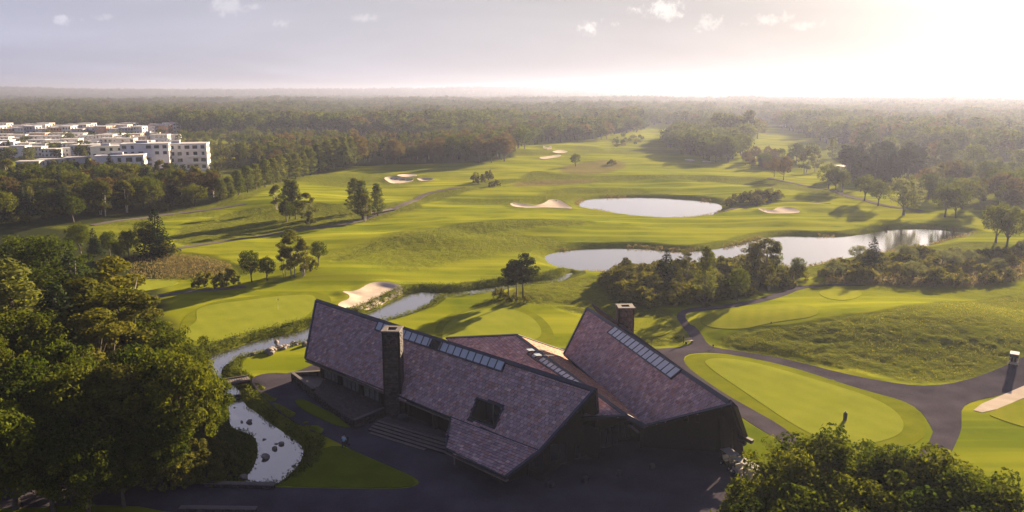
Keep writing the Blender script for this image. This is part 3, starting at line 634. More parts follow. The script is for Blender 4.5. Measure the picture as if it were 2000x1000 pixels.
def build_slope(parent, S, poly, holes=(), tiles=True, thick=.32, palette=0, tw=.54, th=.42, cut=.0):
    pts = [Vector(p) for p in poly]; edges = []; base = 0; faces = [list(range(len(poly)))]
    edges += [(i, (i + 1) % len(poly)) for i in range(len(poly))]
    for h in holes:
        b = len(pts); pts += [Vector(p) for p in h]; edges += [(b + i, b + (i + 1) % len(h)) for i in range(len(h))]
    vo, eo, fo, *_ = delaunay_2d_cdt(pts, edges, faces, 1, 1e-6)
    F = []
    for f in fo:
        c = sum((vo[i] for i in f), Vector((0, 0))) / len(f)
        if any(inpoly2(c, list(h)) for h in holes): continue
        F.append(list(f))
    n = len(vo); V = [S.w(p.x, p.y, 0) for p in vo] + [S.w(p.x, p.y, -thick) for p in vo]; cnt = {}
    for f in F:
        for a, b in zip(f, f[1:] + f[:1]): cnt[(a, b)] = cnt.get((a, b), 0) + 1
    G2 = list(F) + [[i + n for i in f[::-1]] for f in F] + [[b, a, a + n, b + n] for (a, b) in cnt if (b, a) not in cnt]
    mb = MB(); mb.add(V, G2); mb.obj('roof_deck', M_deck, parent)
    if not tiles: return
    amin = min(p[0] for p in poly); amax = max(p[0] for p in poly); bmin = min(p[1] for p in poly); bmax = max(p[1] for p in poly)
    VV = []; CC = []; rnd = random.Random(palette + 5); P = [tuple(p) for p in poly]; rows = int((bmax - bmin) / th) + 1
    pal = [(.95, .86, .92), (.78, .70, .80), (1.05, .88, .86), (.88, .80, .88), (1.12, 1.02, 1.04), (.86, .66, .62), (.72, .66, .74), (1.0, .95, 1.06), (1.3, 1.18, 1.14)]
    if palette == 2: pal = [(c[0] * 1.0, c[1] * .72, c[2] * .5) for c in pal]  # sunlit slope of the middle roof: warm sunlight put into the shingle tints
    wts = [22, 16, 14, 18, 9, 10 + palette * 2, 9, 10, 2 + palette]
    for r in range(rows):
        b0 = bmin + .05 + r * th; off = (r % 2) * tw / 2 + rnd.uniform(-.02, .02)
        k = 0
        while True:
            a0 = amin + off + k * tw; k += 1
            if a0 > amax: break
            c = (a0 + tw / 2, b0 + th / 2)
            if not inpoly2(c, P): continue
            if any(inpoly2(c, list(h)) or cdist(c, list(h)) < .12 for h in holes): continue
            w = tw * rnd.uniform(.90, .97); l = rnd.uniform(.03, .065); t2 = rnd.uniform(-.012, .012); lo = rnd.uniform(-.02, .02); x0 = a0 + rnd.uniform(-.01, .01)
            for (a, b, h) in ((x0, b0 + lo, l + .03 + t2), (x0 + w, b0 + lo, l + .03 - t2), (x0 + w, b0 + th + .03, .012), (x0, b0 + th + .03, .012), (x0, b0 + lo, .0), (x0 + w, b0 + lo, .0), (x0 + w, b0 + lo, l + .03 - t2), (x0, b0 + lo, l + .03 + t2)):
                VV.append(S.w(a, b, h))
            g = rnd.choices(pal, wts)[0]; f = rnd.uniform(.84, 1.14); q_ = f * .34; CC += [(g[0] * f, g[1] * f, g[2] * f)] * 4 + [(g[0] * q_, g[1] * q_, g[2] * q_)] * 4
    nT = len(VV) // 8; b = np.arange(nT)[:, None] * 8
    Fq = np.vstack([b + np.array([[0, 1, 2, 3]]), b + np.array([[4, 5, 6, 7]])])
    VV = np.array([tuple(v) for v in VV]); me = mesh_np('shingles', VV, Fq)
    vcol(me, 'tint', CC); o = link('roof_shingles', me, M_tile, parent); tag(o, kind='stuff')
def trim(parent, pts, w=.34, h=.22, m=None, name='roof_trim', lift=.05, n=(0, 0, 1)):
    mb = MB(); n = Vector(n)
    for p, q in zip(pts[:-1], pts[1:]): mb.beam(Vector(p) + n * lift, Vector(q) + n * lift, w, h, n)
    return mb.obj(name, m or M_metal, parent)
def skylight(parent, S, quad, n, openset=()):
    """quad: four (a,b) corners: top-left, top-right, bottom-right, bottom-left; n glass panes"""
    q = [Vector(p) for p in quad]; fr = MB()
    for i in range(4): p0, p1 = q[i], q[(i + 1) % 4]; fr.beam(S.w(p0.x, p0.y, .15), S.w(p1.x, p1.y, .15), .16, .26, S.n)
    fr.obj('skylight_frame', M_metal, parent)
    gb = MB()
    for i in range(n + 1):
        t = i / n; a = q[0].lerp(q[1], t); b = q[3].lerp(q[2], t); 
        if 0 < i < n: gb.beam(S.w(a.x, a.y, .17), S.w(b.x, b.y, .17), .10, .20, S.n)
    gb.obj('glazing_bars', M_frame, parent)
    for i in range(n):
        t0 = (i + .07) / n; t1 = (i + .93) / n; cs = [q[0].lerp(q[1], t0), q[0].lerp(q[1], t1), q[3].lerp(q[2], t1), q[3].lerp(q[2], t0)]
        if i in openset:
            hinge = .08; W = [S.w(cs[3].x, cs[3].y, .25), S.w(cs[2].x, cs[2].y, .25)]
            up = (S.w(cs[0].x, cs[0].y, 0) - S.w(cs[3].x, cs[3].y, 0)); L_ = up.length; up = (up.normalized() * .25 + S.n * .2).normalized(); up = (S.a.cross(Vector((0,0,1))).normalized() * .0 + up)
            top = [S.w(cs[0].x, cs[0].y, .3), S.w(cs[1].x, cs[1].y, .3)]; lift = S.n * (L_ * .55)
            MB().prism([top[0], top[1], top[1] + (W[1] - top[1]) * .8 + lift, top[0] + (W[0] - top[0]) * .8 + lift], S.n * .05).obj('skylight_pane', M_sky, parent)
        else:
            MB().prism([S.w(c.x, c.y, .19) for c in cs], S.n * .03).obj('skylight_pane', M_sky, parent)
def stone_wall(name, parent, p, q, z0, z1, thick=.4, course=.22, seedv=1, top=True, label=None, zt=None):
    """coursed stone: every stone is a block, joined as one skin over a core"""
    p = np.array(p, float); q = np.array(q, float); L_ = float(np.linalg.norm((q - p)[:2])); d = (q - p) / L_; nn = np.array([d[1], -d[0], 0]); rnd = random.Random(seedv)
    core = MB(); a = p; b_ = q; off = nn * (thick / 2)
    def P3(s, o, z): c = p + d * s + nn * o; return (c[0], c[1], z)
    core.prism([P3(0, -thick / 2, z0), P3(L_, -thick / 2, z0), P3(L_, thick / 2, z0), P3(0, thick / 2, z0)], (0, 0, z1 - z0)); wall = core.obj(name, M_stone, parent)
    vcol(wall.data, 'tint', [(.5, .45, .45)] * len(wall.data.vertices))
    V = []; C = []; F = []
    z = z0
    while z < z1 - .05:
        hh = min(rnd.uniform(course * .7, course * 1.25), z1 - z); s = -.02
        while s < L_:
            w = rnd.uniform(.35, 1.0); e = min(s + w - .02, L_ + .02)
            if e - s > .1:
                for side in (1, -1):
                    o0 = side * thick / 2; o1 = side * (thick / 2 + rnd.uniform(.015, .055)); b = len(V)
                    V += [P3(s, o0, z + .01), P3(e, o0, z + .01), P3(e, o0, z + hh - .012), P3(s, o0, z + hh - .012), P3(s, o1, z + .01), P3(e, o1, z + .01), P3(e, o1, z + hh - .012), P3(s, o1, z + hh - .012)]
                    F += [(b + 4, b + 5, b + 6, b + 7), (b, b + 1, b + 5, b + 4), (b + 2, b + 3, b + 7, b + 6), (b + 1, b + 2, b + 6, b + 5), (b + 3, b, b + 4, b + 7)]
                    g = rnd.uniform(.55, 1.45); C += [(g * rnd.uniform(.95, 1.1), g, g * rnd.uniform(.95, 1.05))] * 8
            s += w
        z += hh
    me = mesh_np('stones', V, F); vcol(me, 'tint', C); o = link('stone_facing', me, M_stone, wall if parent is not None else wall); tag(o, kind='stuff')
    if label: tag(wall, label, 'wall')
    return wall

HA = 9.7
club = empty('clubhouse', (0, 88, 0)); tag(club, 'large dark clubhouse with three folded purple-brown shingle roofs and stone chimneys', 'clubhouse')
club.location = (0, 0, 0)
SA = Slope(G(597, 700, 3.3), dA, G(618, 587, HA))
mainA = [SA.px(*p) for p in [(597, 700), (618, 587), (1162, 762), (1056, 881), (881, 815), (745, 763)]]
eb = SA.px(597, 700)[1]; mainA = [(a, b) for a, b in mainA]
hole = [SA.px(*p) for p in [(917, 818), (932, 777), (984, 796), (966, 838)]]
build_slope(club, SA, mainA, [hole], palette=1)
WA = lambda u, v: SA.w(*SA.px(u, v))
F1 = WA(881, 815); F2 = WA(1056, 881); E1 = Vector(G(989, 932, 2.5))
SK = Slope(F1, F2 - F1, E1); skp = [SK.px(*p) for p in [(881, 815), (1056, 881), (989, 932), (870, 877)]]
build_slope(club, SK, skp, palette=3)
ridgeL = WA(618, 587); ridgeR = WA(1162, 762); eaveL = WA(597, 700); eaveM = WA(881, 815)
skL = SK.w(*SK.px(870, 877)); skR = SK.w(*SK.px(989, 932))
# back slope of the left roof
backR = Vector(G(1167, 820, 5.0)); backL = ridgeL + (backR - ridgeR)
SB = Slope(backL, backR - backL, ridgeL); build_slope(club, SB, [SB.ab(p) for p in (backL, ridgeL, ridgeR, backR)], palette=1)
trim(club, [eaveL, ridgeL], .30, .30, name='verge_trim', n=SA.n); trim(club, [ridgeL, ridgeR], .5, .20, name='ridge_cap', lift=.08, n=SA.n)
trim(club, [ridgeR, F2, skR], .34, .34, name='verge_trim', n=SA.n); trim(club, [ridgeR, backR], .3, .5, name='verge_trim', n=SB.n)
trim(club, [ridgeL, backL], .3, .3, name='verge_trim', n=SB.n)
def eave(p, q, out, name='eave_board'):
    out = Vector(out)
    trim(club, [p, q], .24, .26, name='gutter', lift=-.05)
    mb = MB(); mb.beam(p + out * -.12 + Vector((0, 0, -.42)), q + out * -.12 + Vector((0, 0, -.42)), .50, .12); mb.obj(name, M_ltimber, club)
eave(eaveL, eaveM, -nA); eave(skL, skR, -nA)
trim(club, [eaveM, skL], .2, .3, name='verge_trim'); trim(club, [F1, F2], .12, .05, name='valley_trim', lift=.07, n=SA.n)
# skylight band under the ridge of the left roof
skylight(club, SA, [SA.px(741, 629), SA.px(989, 708), SA.px(981, 727), SA.px(734, 645)], 20)
# chimney of the left roof
def chimney(px_base, w, d, ztop, z0, ang, label=None, crown=True):
    e = empty('chimney', tuple(px_base), 0); e.parent = club
    c, s = math.cos(ang), math.sin(ang); U = np.array([c, s, 0]); W = np.array([-s, c, 0]); o = np.array(px_base, float)
    for k, (a, b) in enumerate([((-w / 2, 0), (w / 2, 0)), ((w / 2, 0), (w / 2, d)), ((w / 2, d), (-w / 2, d)), ((-w / 2, d), (-w / 2, 0))]):
        p = U * a[0] + W * a[1]; q = U * b[0] + W * b[1]; stone_wall('shaft_face', e, p, q, z0, ztop, .5, .20, 40 + k)
    mb = MB(); cx = (W * d / 2)
    for (a, b) in [((-w / 2 - .35, -.0), (w / 2 + .35, -.0)), ((-w / 2 - .35, d), (w / 2 + .35, d))]: p = U * a[0] + W * a[1]; q = U * b[0] + W * b[1]; mb.beam((p[0], p[1], ztop + .09), (q[0], q[1], ztop + .09), .62, .18)
    for a in (-w / 2, w / 2): p = U * a + W * .31; q = U * a + W * (d - .31); mb.beam((p[0], p[1], ztop + .088), (q[0], q[1], ztop + .088), .62, .176)
    mb.obj('chimney_cap', M_cap, e)
    return e
gc = G(768, 812, .8); chimney((gc[0], gc[1], 0), 1.75, 1.9, 12.15, .2, math.radians(-4))
# little timber roof hatch standing in the skylight band
hp = WA(853, 676); hm = MB(); 
for t in range(6): hm.beam(hp + Vector(dA) * (t * .3 - .8) + SA.n * .35 - SA.b * .5, hp + Vector(dA) * (t * .3 - .8) + SA.n * .5 + SA.b * .6, .24, .12, SA.n)
hm.obj('roof_hatch', M_timber, club)
# recessed balcony in the roof
hw = [SA.w(a, b) for a, b in hole]; rb = MB(); dn = Vector((0, 0, -1)) ; back = Vector(nA) * 2.6
bl, tl, tr, br = hw
fl = [bl + dn * 1.0, br + dn * 1.0, br + dn * 1.0 + back, bl + dn * 1.0 + back]
MB().prism(fl, (0, 0, -.15)).obj('balcony_floor', M_floor, club)
bw = MB(); bw.prism([fl[3], fl[2], fl[2] + Vector((0, 0, 3.5)), fl[3] + Vector((0, 0, 3.5))], Vector(nA) * .1); bw.obj('balcony_wall', M_glass, club)
sd1 = MB(); sd1.prism([fl[0], fl[3], fl[3] + Vector((0, 0, 3.4)), bl], Vector(dA) * -.12); sd1.prism([fl[1], fl[2], fl[2] + Vector((0, 0, 3.4)), br], Vector(dA) * .12); sd1.obj('balcony_cheeks', M_dark, club)
rl = MB(); 
for k in range(9): p = bl.lerp(br, k / 8) + Vector(nA) * .25; rl.beam(p + dn * 1.0, p + Vector((0, 0, .15)), .05, .05, Vector(dA))
rl.beam(bl + Vector(nA) * .25 + Vector((0, 0, .18)), br + Vector(nA) * .25 + Vector((0, 0, .18)), .08, .07); rl.obj('balcony_railing', M_frame, club)
for k in (.33, .66): p = fl[3].lerp(fl[2], k) - Vector(nA) * .08; MB().beam(p, p + Vector((0, 0, 3.3)), .14, .14, Vector(dA)).obj('mullion', M_ltimber, club)
trim(club, [tl, tr, br, bl, tl], .14, .16, name='opening_trim', n=SA.n, lift=.04)

# body under the left roof: stone base, window bands, terrace
def wp(e, s, n, z=0.0): return np.array([e[0] + dA[0] * s + nA[0] * n, e[1] + dA[1] * s + nA[1] * n, z])
LA = float((eaveM - eaveL).length)
stone_wall('base_wall', club, wp(eaveL, 2.6, 1.1), wp(eaveL, LA - 15, 1.1), 0, .82, .4, .2, 3)
fl_ = MB(); fl_.prism([wp(eaveL, 2.6, 1.3, 0), wp(eaveL, LA + 14, 1.3, 0), wp(eaveL, LA + 12, 9, 0), wp(eaveL, 1.6, 9, 0)], (0, 0, .85)); fl_.obj('floor_slab', M_dark, club)
# posts and windows along the eave
def window(parent, p, d, w, h, rows=1, cols=2, m=M_glass, dep=.1, frame=M_frame):
    """frame with panes; p bottom-left, d unit direction"""
    p = Vector(p); d = Vector(d).normalized(); n = Vector((d.y, -d.x, 0)); mb = MB(); t = .09; up = Vector((0, 0, 1))
    e = p + d * w
    mb.beam(p + up * (t / 2), e + up * (t / 2), dep, t); mb.beam(p + up * (h - t / 2), e + up * (h - t / 2), dep, t)
    for c in range(cols + 1): q = p + d * (t / 2 + (w - t) * c / cols); mb.beam(q + up * t, q + up * (h - t), t, dep, n)
    for r in range(1, rows): mb.beam(p + d * t + up * (h * r / rows), e - d * t + up * (h * r / rows), dep * .8, t * .8)
    f = mb.obj('window', frame, parent)
    for c in range(cols):
        for r in range(rows):
            x0 = w * c / cols + t * .8; x1 = w * (c + 1) / cols - t * .8; z0 = h * r / rows + t * .8; z1 = h * (r + 1) / rows - t * .8
            MB().prism([p + d * x0 + up * z0, p + d * x1 + up * z0, p + d * x1 + up * z1, p + d * x0 + up * z1], n * -.02).obj('pane', m, f)
    return f
M_bglass = mat('bright_glass', (.16, .18, .19), .04, .4, 1.2, spec=1.0)
for s0, w_, cols in ((3.1, 3.9, 4), (8.0, 4.2, 4), (13.2, 3.8, 3)):
    window(club, wp(eaveL, s0, 1.1, .83), dA, w_, 2.15, 1, cols, M_bglass)
for s0 in (2.7, 7.3, 12.5, 17.2, 23.5, 28.5, LA - .4):
    MB().beam(wp(eaveL, s0, 1.05, .8), wp(eaveL, s0, 1.05, 3.6), .45, .45, Vector(dA)).obj('post', M_timber, club)
bk = MB(); bk.prism([wp(eaveL, LA - 15, 3.6, .8), wp(eaveL, LA + 9, 3.6, .8), wp(eaveL, LA + 9, 3.6, 4.4), wp(eaveL, LA - 15, 3.6, 4.4)], nA * .1); bk.obj('rear_glazing', M_glass, club)
for k in range(9):
    p = wp(eaveL, LA - 14 + k * 1.8, 3.55, .85); MB().beam(p, p + np.array([0, 0, 2.9]), .09, .1, Vector(dA)).obj('mullion', M_ltimber if k % 3 == 0 else M_frame, club)
# full-height timber wall, added inside the left wing to stop sun leaking through
lw = MB(); lw.prism([wp(eaveL, 1, 8.6, .8), wp(eaveL, LA + 16, 8.6, .8), wp(eaveL, LA + 16, 8.6, 4.6), wp(eaveL, 1, 8.6, 4.6)], nA * .2); lw.obj('back_sill_wall', M_timber, club)
# skirt wing wall, gable wall under the left roof
gw = MB(); ins = Vector(nA) * .9 - Vector(dA) * 2.6
pts = [skR + Vector(nA) * 2.4 - Vector(dA) * 2.6, F2 - Vector(dA) * 2.4 + Vector(nA) * .9, ridgeR - Vector(dA) * 2.4, backR - Vector(dA) * 1.6]
pts = [Vector((p.x, p.y, p.z - .35)) for p in pts]; foot = [Vector((p.x, p.y, 0)) for p in (pts[0], pts[-1])]
gw.prism([foot[0], foot[1]] + pts[::-1], -Vector(dA) * .25); gw.obj('gable_wall', M_timber, club)
gd = (foot[1] - foot[0]).normalized(); 
for s0, w_, h_ in ((3.0, 2.0, 2.6), (6.0, 2.4, 2.8), (9.6, 1.8, 2.6)):
    window(club, foot[0] + gd * s0 + Vector((.05, -.12, .1)) + Vector(dA) * .12, gd, w_, h_, 1, 2)
fw = MB(); w0 = skL + Vector(nA) * 1.2; w1 = skR + Vector(nA) * 2.2 - Vector(dA) * 2.6
fw.prism([(w0.x, w0.y, 0), (w1.x, w1.y, 0), (w1.x, w1.y, w1.z - .3 + .3), (w0.x, w0.y, w0.z - .1)], nA * .3); fw.obj('front_wall', M_timber, club)
sw = MB(); w2 = eaveM + Vector(nA) * .5
sw.prism([(w0.x, w0.y, 0), (w2.x, w2.y, 0), (w2.x, w2.y, 3.0), (w0.x, w0.y, 2.5)], dA * .25); sw.obj('side_wall', M_ltimber, club)
bw2 = MB(); b0 = wp(eaveL, 3, 12.6); b1 = wp(eaveL, 44, 11.6); bw2.prism([b0, b1, b1 + np.array([0, 0, 3.6]), b0 + np.array([0, 0, 3.6])], nA * .3); bw2.obj('rear_wall', M_timber, club)

# outer terrace wall at the left end, with coping; steps and terrace floor
tw = tag(empty('terrace', (0, 0, 0)), 'stone-walled terrace with dark boards and low parapet below the left roof', 'terrace')
A0 = G(572, 745, 0); A1 = G(692, 838, 0); A2 = G(753, 800, .9); B0 = wp(eaveL, 2.2, 2.2)
Am = A0 * .62 + A1 * .38; stone_wall('parapet_wall', tw, A0, Am, 0, 1.35, .38, .2, 9); stone_wall('parapet_wall', tw, Am, A1, 0, 1.0, .38, .2, 19); stone_wall('parapet_wall', tw, (B0[0], B0[1], 0), A0, 0, 1.35, .38, .2, 10)
stone_wall('parapet_wall', tw, A1, (A2[0], A2[1], 0), 0, 1.2, .38, .2, 12)
cp = MB()
for p, q, zc in ((A0, Am, 1.4), (B0, A0, 1.403), (A1, A2, 1.25)): cp.beam((p[0], p[1], zc), (q[0], q[1], zc), .46, .09)
cp.obj('coping', M_cap, tw)
tf = MB(); q = [A0, A0 * .45 + A1 * .55, wp(eaveL, 8.5, 1.0), wp(eaveL, 2.2, 1.0)]; q = [np.array([p[0], p[1], 0]) for p in q]; tf.prism(q, (0, 0, .78)); tf.obj('terrace_floor', M_ltimber, tw)
pa = A0 * .62 + A1 * .38; pa = Vector((pa[0], pa[1], 1.02)); pb = Vector((A1[0], A1[1], 1.02)); pc = Vector(wp(eaveL, LA - 14.5, .85, .86)); pd_ = Vector(wp(eaveL, 4.0, .85, .86))
MB().prism([(pa.x, pa.y, 0), (pb.x, pb.y, 0), (pc.x, pc.y, 0), (pd_.x, pd_.y, 0)], (0, 0, .75)).obj('plinth_core', M_dark, tw)
SPL = Slope(pa, pb - pa, (pc + pd_) / 2); keep_m = M_tile; M_tile = M_stone
build_slope(tw, SPL, [SPL.ab(p) for p in (pa, pb, pc, pd_)], palette=0, thick=.2, tw=.7, th=.24); M_tile = keep_m
S0 = G(712, 846, 0); S1 = G(866, 894, 0); T0 = G(760, 800, .8); T1 = G(884, 830, .8)
st = tag(empty('entrance_steps', (0, 0, 0)), 'wide dark steps leading up to the entrance terrace under the left roof', 'steps')
sdv = (S1 - S0) / np.linalg.norm(S1 - S0); sn = np.array([-sdv[1], sdv[0], 0])
for k in range(5):
    a = S0 + sn * (.15 + .55 * k) - sdv * (.0 if k else -.6); b = S1 + sn * (.15 + .55 * k) - sdv * (k * .15 + (0 if k else 3.0)); h = .155 * (k + 1)
    mb = MB(); mb.prism([a, b, b + sn * .62, a + sn * .62], (0, 0, h - .05)); mb.obj('step', M_dark, st)
    mb = MB(); mb.prism([a - sn * .04 + np.array([0, 0, h - .05]), b - sn * .04 + np.array([0, 0, h - .05]), b + sn * .36 + np.array([0, 0, h - .05]), a + sn * .36 + np.array([0, 0, h - .05])], (0, 0, .05)); mb.obj('tread', M_ltimber, st)
dk = MB(); a = S0 + sn * 2.9; b = S1 + sn * 2.9; nb = 46
D0 = a; far = 7.5
for k in range(nb):
    t0 = k / nb; t1 = (k + .93) / nb; L_ = np.linalg.norm(b - a)
    p0 = a + sdv * L_ * t0; p1 = a + sdv * L_ * t1; dk.prism([p0, p1, p1 + sn * far, p0 + sn * far], (0, 0, .80 + .004 * (k % 3)))
o = dk.obj('deck_boards', M_floor, st); tag(o, kind='stuff')

# ---- right roof
HC = 9.3
SCR = Slope(G(1102, 692, 3.6), G(1262, 832, 3.6) - G(1102, 692, 3.6), G(1147, 602, HC))
cp_ = [SCR.px(*p) for p in [(1102, 692), (1147, 602), (1430, 790), (1262, 832)]]
build_slope(club, SCR, cp_, palette=0)
c_ef, c_rf, c_rn, c_en = [SCR.w(*p) for p in cp_]
nC = Vector((SCR.a.y, -SCR.a.x, 0)); nC = nC if nC.x > 0 else -nC; nC.normalize()
c_bn = Vector(G(1452, 852, 2.7)); c_bf = c_rf + nC * 6.0 + Vector((0, 0, -6.0))
SCB = Slope(c_bf, c_bn - c_bf, c_rn); build_slope(club, SCB, [SCB.ab(p) for p in (c_bf, c_rf, c_rn, c_bn)], palette=0)
trim(club, [c_rf, c_rn], .5, .2, name='ridge_cap', lift=.08, n=SCR.n); trim(club, [c_ef, c_rf], .3, .3, name='verge_trim', n=SCR.n); trim(club, [c_rn, c_en], .3, .3, name='verge_trim', n=SCR.n)
trim(club, [c_ef, c_en], .28, .28, name='gutter', lift=-.02); trim(club, [c_rn, c_bn], 1.1, .45, m=M_timber, name='verge_board', n=SCB.n); trim(club, [c_rf, c_bf], .3, .3, name='verge_trim', n=SCB.n)
skylight(club, SCR, [SCR.px(1203, 639), SCR.px(1333, 724), SCR.px(1312, 741), SCR.px(1188, 651)], 14)
cc = WA(0, 0) if False else None
g2 = c_rf.lerp(c_rn, .28) + nC * 1.0
chimney((g2.x + .3, g2.y + .6, 0), 1.75, 1.7, 12.0, 5.0, math.radians(3))
# near gable: recessed wall with small windows, big timber legs, outrigger beam
def lerp3(a, b, t): return a + (b - a) * t
rec = -SCR.a * -1 if SCR.a.y > 0 else -SCR.a
inn = Vector(rec) * 1.8
g0 = c_en + inn + nC * .6; g1 = c_rn + inn; g2_ = c_bn + inn - nC * 1.2
wl = []
def cwall(t0, t1, z0, z1, top=False):
    A_ = Vector((g0.x, g0.y, 0)); B_ = Vector((g2_.x, g2_.y, 0)); a = lerp3(A_, B_, t0); b = lerp3(A_, B_, t1)
    def roofz(t):
        tr_ = (g1 - g0).dot(B_ - A_) / (B_ - A_).length_squared
        return (g0.z + (g1.z - g0.z) * t / tr_ if t < tr_ else g1.z + (g2_.z - g1.z) * (t - tr_) / (1 - tr_)) - .35
    za = roofz(t0) if top else z1; zb = roofz(t1) if top else z1
    MB().prism([(a.x, a.y, z0), (b.x, b.y, z0), (b.x, b.y, zb), (a.x, a.y, za)], Vector(rec) * .25).obj('gable_wall', M_timber, club)
cwall(0, .90, 0, 3.6)
for t0, t1 in ((0, .36), (.40, .47), (.55, .62), (.68, .90)): cwall(t0, t1, 3.6, 0, True)
for t0, t1 in ((.36, .40), (.47, .55), (.62, .68)): cwall(t0, t1, 5.0, 0, True)
Aq = Vector((g0.x, g0.y, 0)); Bq = Vector((g2_.x, g2_.y, 0)); dg = (Bq - Aq).normalized(); Lg = (Bq - Aq).length
for t0, t1 in ((.36, .40), (.47, .55), (.62, .68)):
    p = Aq + dg * (Lg * t0) + Vector((0, 0, 3.6)); mb = MB(); w = Lg * (t1 - t0)
    mb.beam(p, p + dg * w, .12, .1); mb.beam(p + Vector((0, 0, 1.35)), p + dg * w + Vector((0, 0, 1.35)), .12, .1); mb.beam(p + dg * .05, p + dg * .05 + Vector((0, 0, 1.35)), .1, .1, dg); mb.beam(p + dg * (w - .05), p + dg * (w - .05) + Vector((0, 0, 1.35)), .1, .1, dg); mb.obj('window', M_frame, club)
for (u, v, w_) in ((1419, 886, 1.0), (1441, 884, 1.0)):
    p = G(u, v, 0); top = min(8.4, 6.0); MB().beam((p[0], p[1], 0), (p[0] - .5, p[1] + .3, 4.6 if u > 1430 else 6.6), w_, 1.1, Vector((1, 0, 0))).obj('timber_pier', M_timber, club)
b0 = Vector(G(1442, 850, 3.0)); b1 = Vector(G(1470, 863, 2.75)); MB().beam(b0, b1, .55, .4).obj('outrigger_beam', M_timber, club)
b0 = Vector(G(1443, 860, 2.6)); b1 = Vector(G(1456, 868, 2.4)); MB().beam(b0, b1, .45, .35).obj('outrigger_beam', M_timber, club)
MB().beam(Vector(G(1446, 848, 3.25)), Vector(G(1468, 861, 3.0)), .14, .05).obj('beam_flashing', M_cap, club)
# long walls of the right wing
a = c_ef + nC * .8; b = c_en + nC * .8 + inn; MB().prism([(a.x, a.y, 0), (b.x, b.y, 0), (b.x, b.y, 3.7), (a.x, a.y, 3.7)], nC * .25).obj('side_wall', M_timber, club)
a = c_bf - nC * .9; b = c_bn - nC * 1.5 + inn * 3
MB().prism([(a.x, a.y, 0), (b.x, b.y, 0), (b.x, b.y, .7), (a.x, a.y, .7)], -nC * .25).obj('side_wall', M_timber, club)
m_ = a.lerp(b, .5); e_ = c_bn - nC * 1.5 + inn * 1.05; MB().prism([(m_.x, m_.y, .7), (b.x, b.y, .7), (e_.x, e_.y, .7), (e_.x, e_.y, 3.9), (b.x, b.y, 3.9), (m_.x, m_.y, 3.9)], -nC * .2).obj('side_wall', M_timber, club)  # near end of the wall, added to block a sun strip on the courtyard
MB().prism([(b.x, b.y, 0), (e_.x, e_.y, 0), (e_.x, e_.y, .7), (b.x, b.y, .7)], -nC * .2).obj('side_wall', M_timber, club)
for k in range(9): p = a.lerp(b, k / 8); MB().beam((p.x, p.y, .7), (p.x, p.y, 3.2), .3, .3, nC).obj('post', M_timber, club)
a = c_ef + Vector((.8, -1.0, 0)); b = c_bf + Vector((-.8, -1.0, 0)); MB().prism([(a.x, a.y, 0), (b.x, b.y, 0), (b.x, b.y, 3), (a.x, a.y, 3)], Vector((0, .25, 0))).obj('far_wall', M_timber, club)
for s0 in (.2, .5):
    pass
# ---- middle roof
HM = 7.0
d_rf = Vector(G(1009, 655, HM)); d_rn = Vector(G(1224, 813, HM)); d_lf = Vector(G(872, 661, 3.5))
dd = (d_rn - d_rf).normalized(); nD = Vector((dd.y, -dd.x, 0)); nD = nD if nD.x < 0 else -nD
SDL = Slope(d_rf, dd, d_lf); c_ = SDL.px(1168, 816); p_n = SDL.w(*c_)
ext = d_rn + (p_n - d_rn) * 2.4
build_slope(club, SDL, [SDL.ab(p) for p in (d_lf, d_rf, d_rn, ext)], palette=0)
d_ef = Vector(G(1110, 691, 3.25)); d_en = Vector(G(1262, 834, 3.25))
SDR = Slope(d_rf, dd, d_rf.lerp(d_rn, .5) + (d_ef.lerp(d_en, .5) - d_rf.lerp(d_rn, .5)))
rr = [SDR.ab(p) for p in (d_rf, d_rn)] + [SDR.px(1262, 834), SDR.px(1112, 690)]
build_slope(club, SDR, rr, palette=2)
trim(club, [d_lf, d_rf], .3, .3, name='verge_trim', n=SDL.n); trim(club, [d_rf, d_rn], .4, .18, name='ridge_cap', lift=.08, n=SDL.n)
trim(club, [d_rn, ext], .3, .3, name='verge_trim', n=SDL.n); d_e2 = SDR.w(*rr[2]); d_e3 = SDR.w(*rr[3]); trim(club, [d_rn, d_e2], .3, .4, name='verge_trim', n=SDR.n); trim(club, [d_rf, d_e3], .3, .3, name='verge_trim', n=SDR.n)
skylight(club, SDL, [SDL.px(1041, 684), SDL.px(1162, 767), SDL.px(1150, 771), SDL.px(1030, 693)], 15, openset=(0, 2))
# two panes tilted wide open above the ridge
for (u, v) in ((1058, 684), (1070, 694)):
    p = Vector(G(u, v, 7.9)); MB().prism([p, p + Vector((.95, -.15, .0)), p + Vector((.45, -.62, .14)), p + Vector((-.55, -.42, .14))], (0, 0, .05)).obj('skylight_pane', M_sky, club)
    MB().beam(p + Vector((.2, -.3, 0)), p + Vector((.0, -.5, -.9)), .05, .05, Vector((1, 0, 0))).obj('pane_stay', M_frame, club)
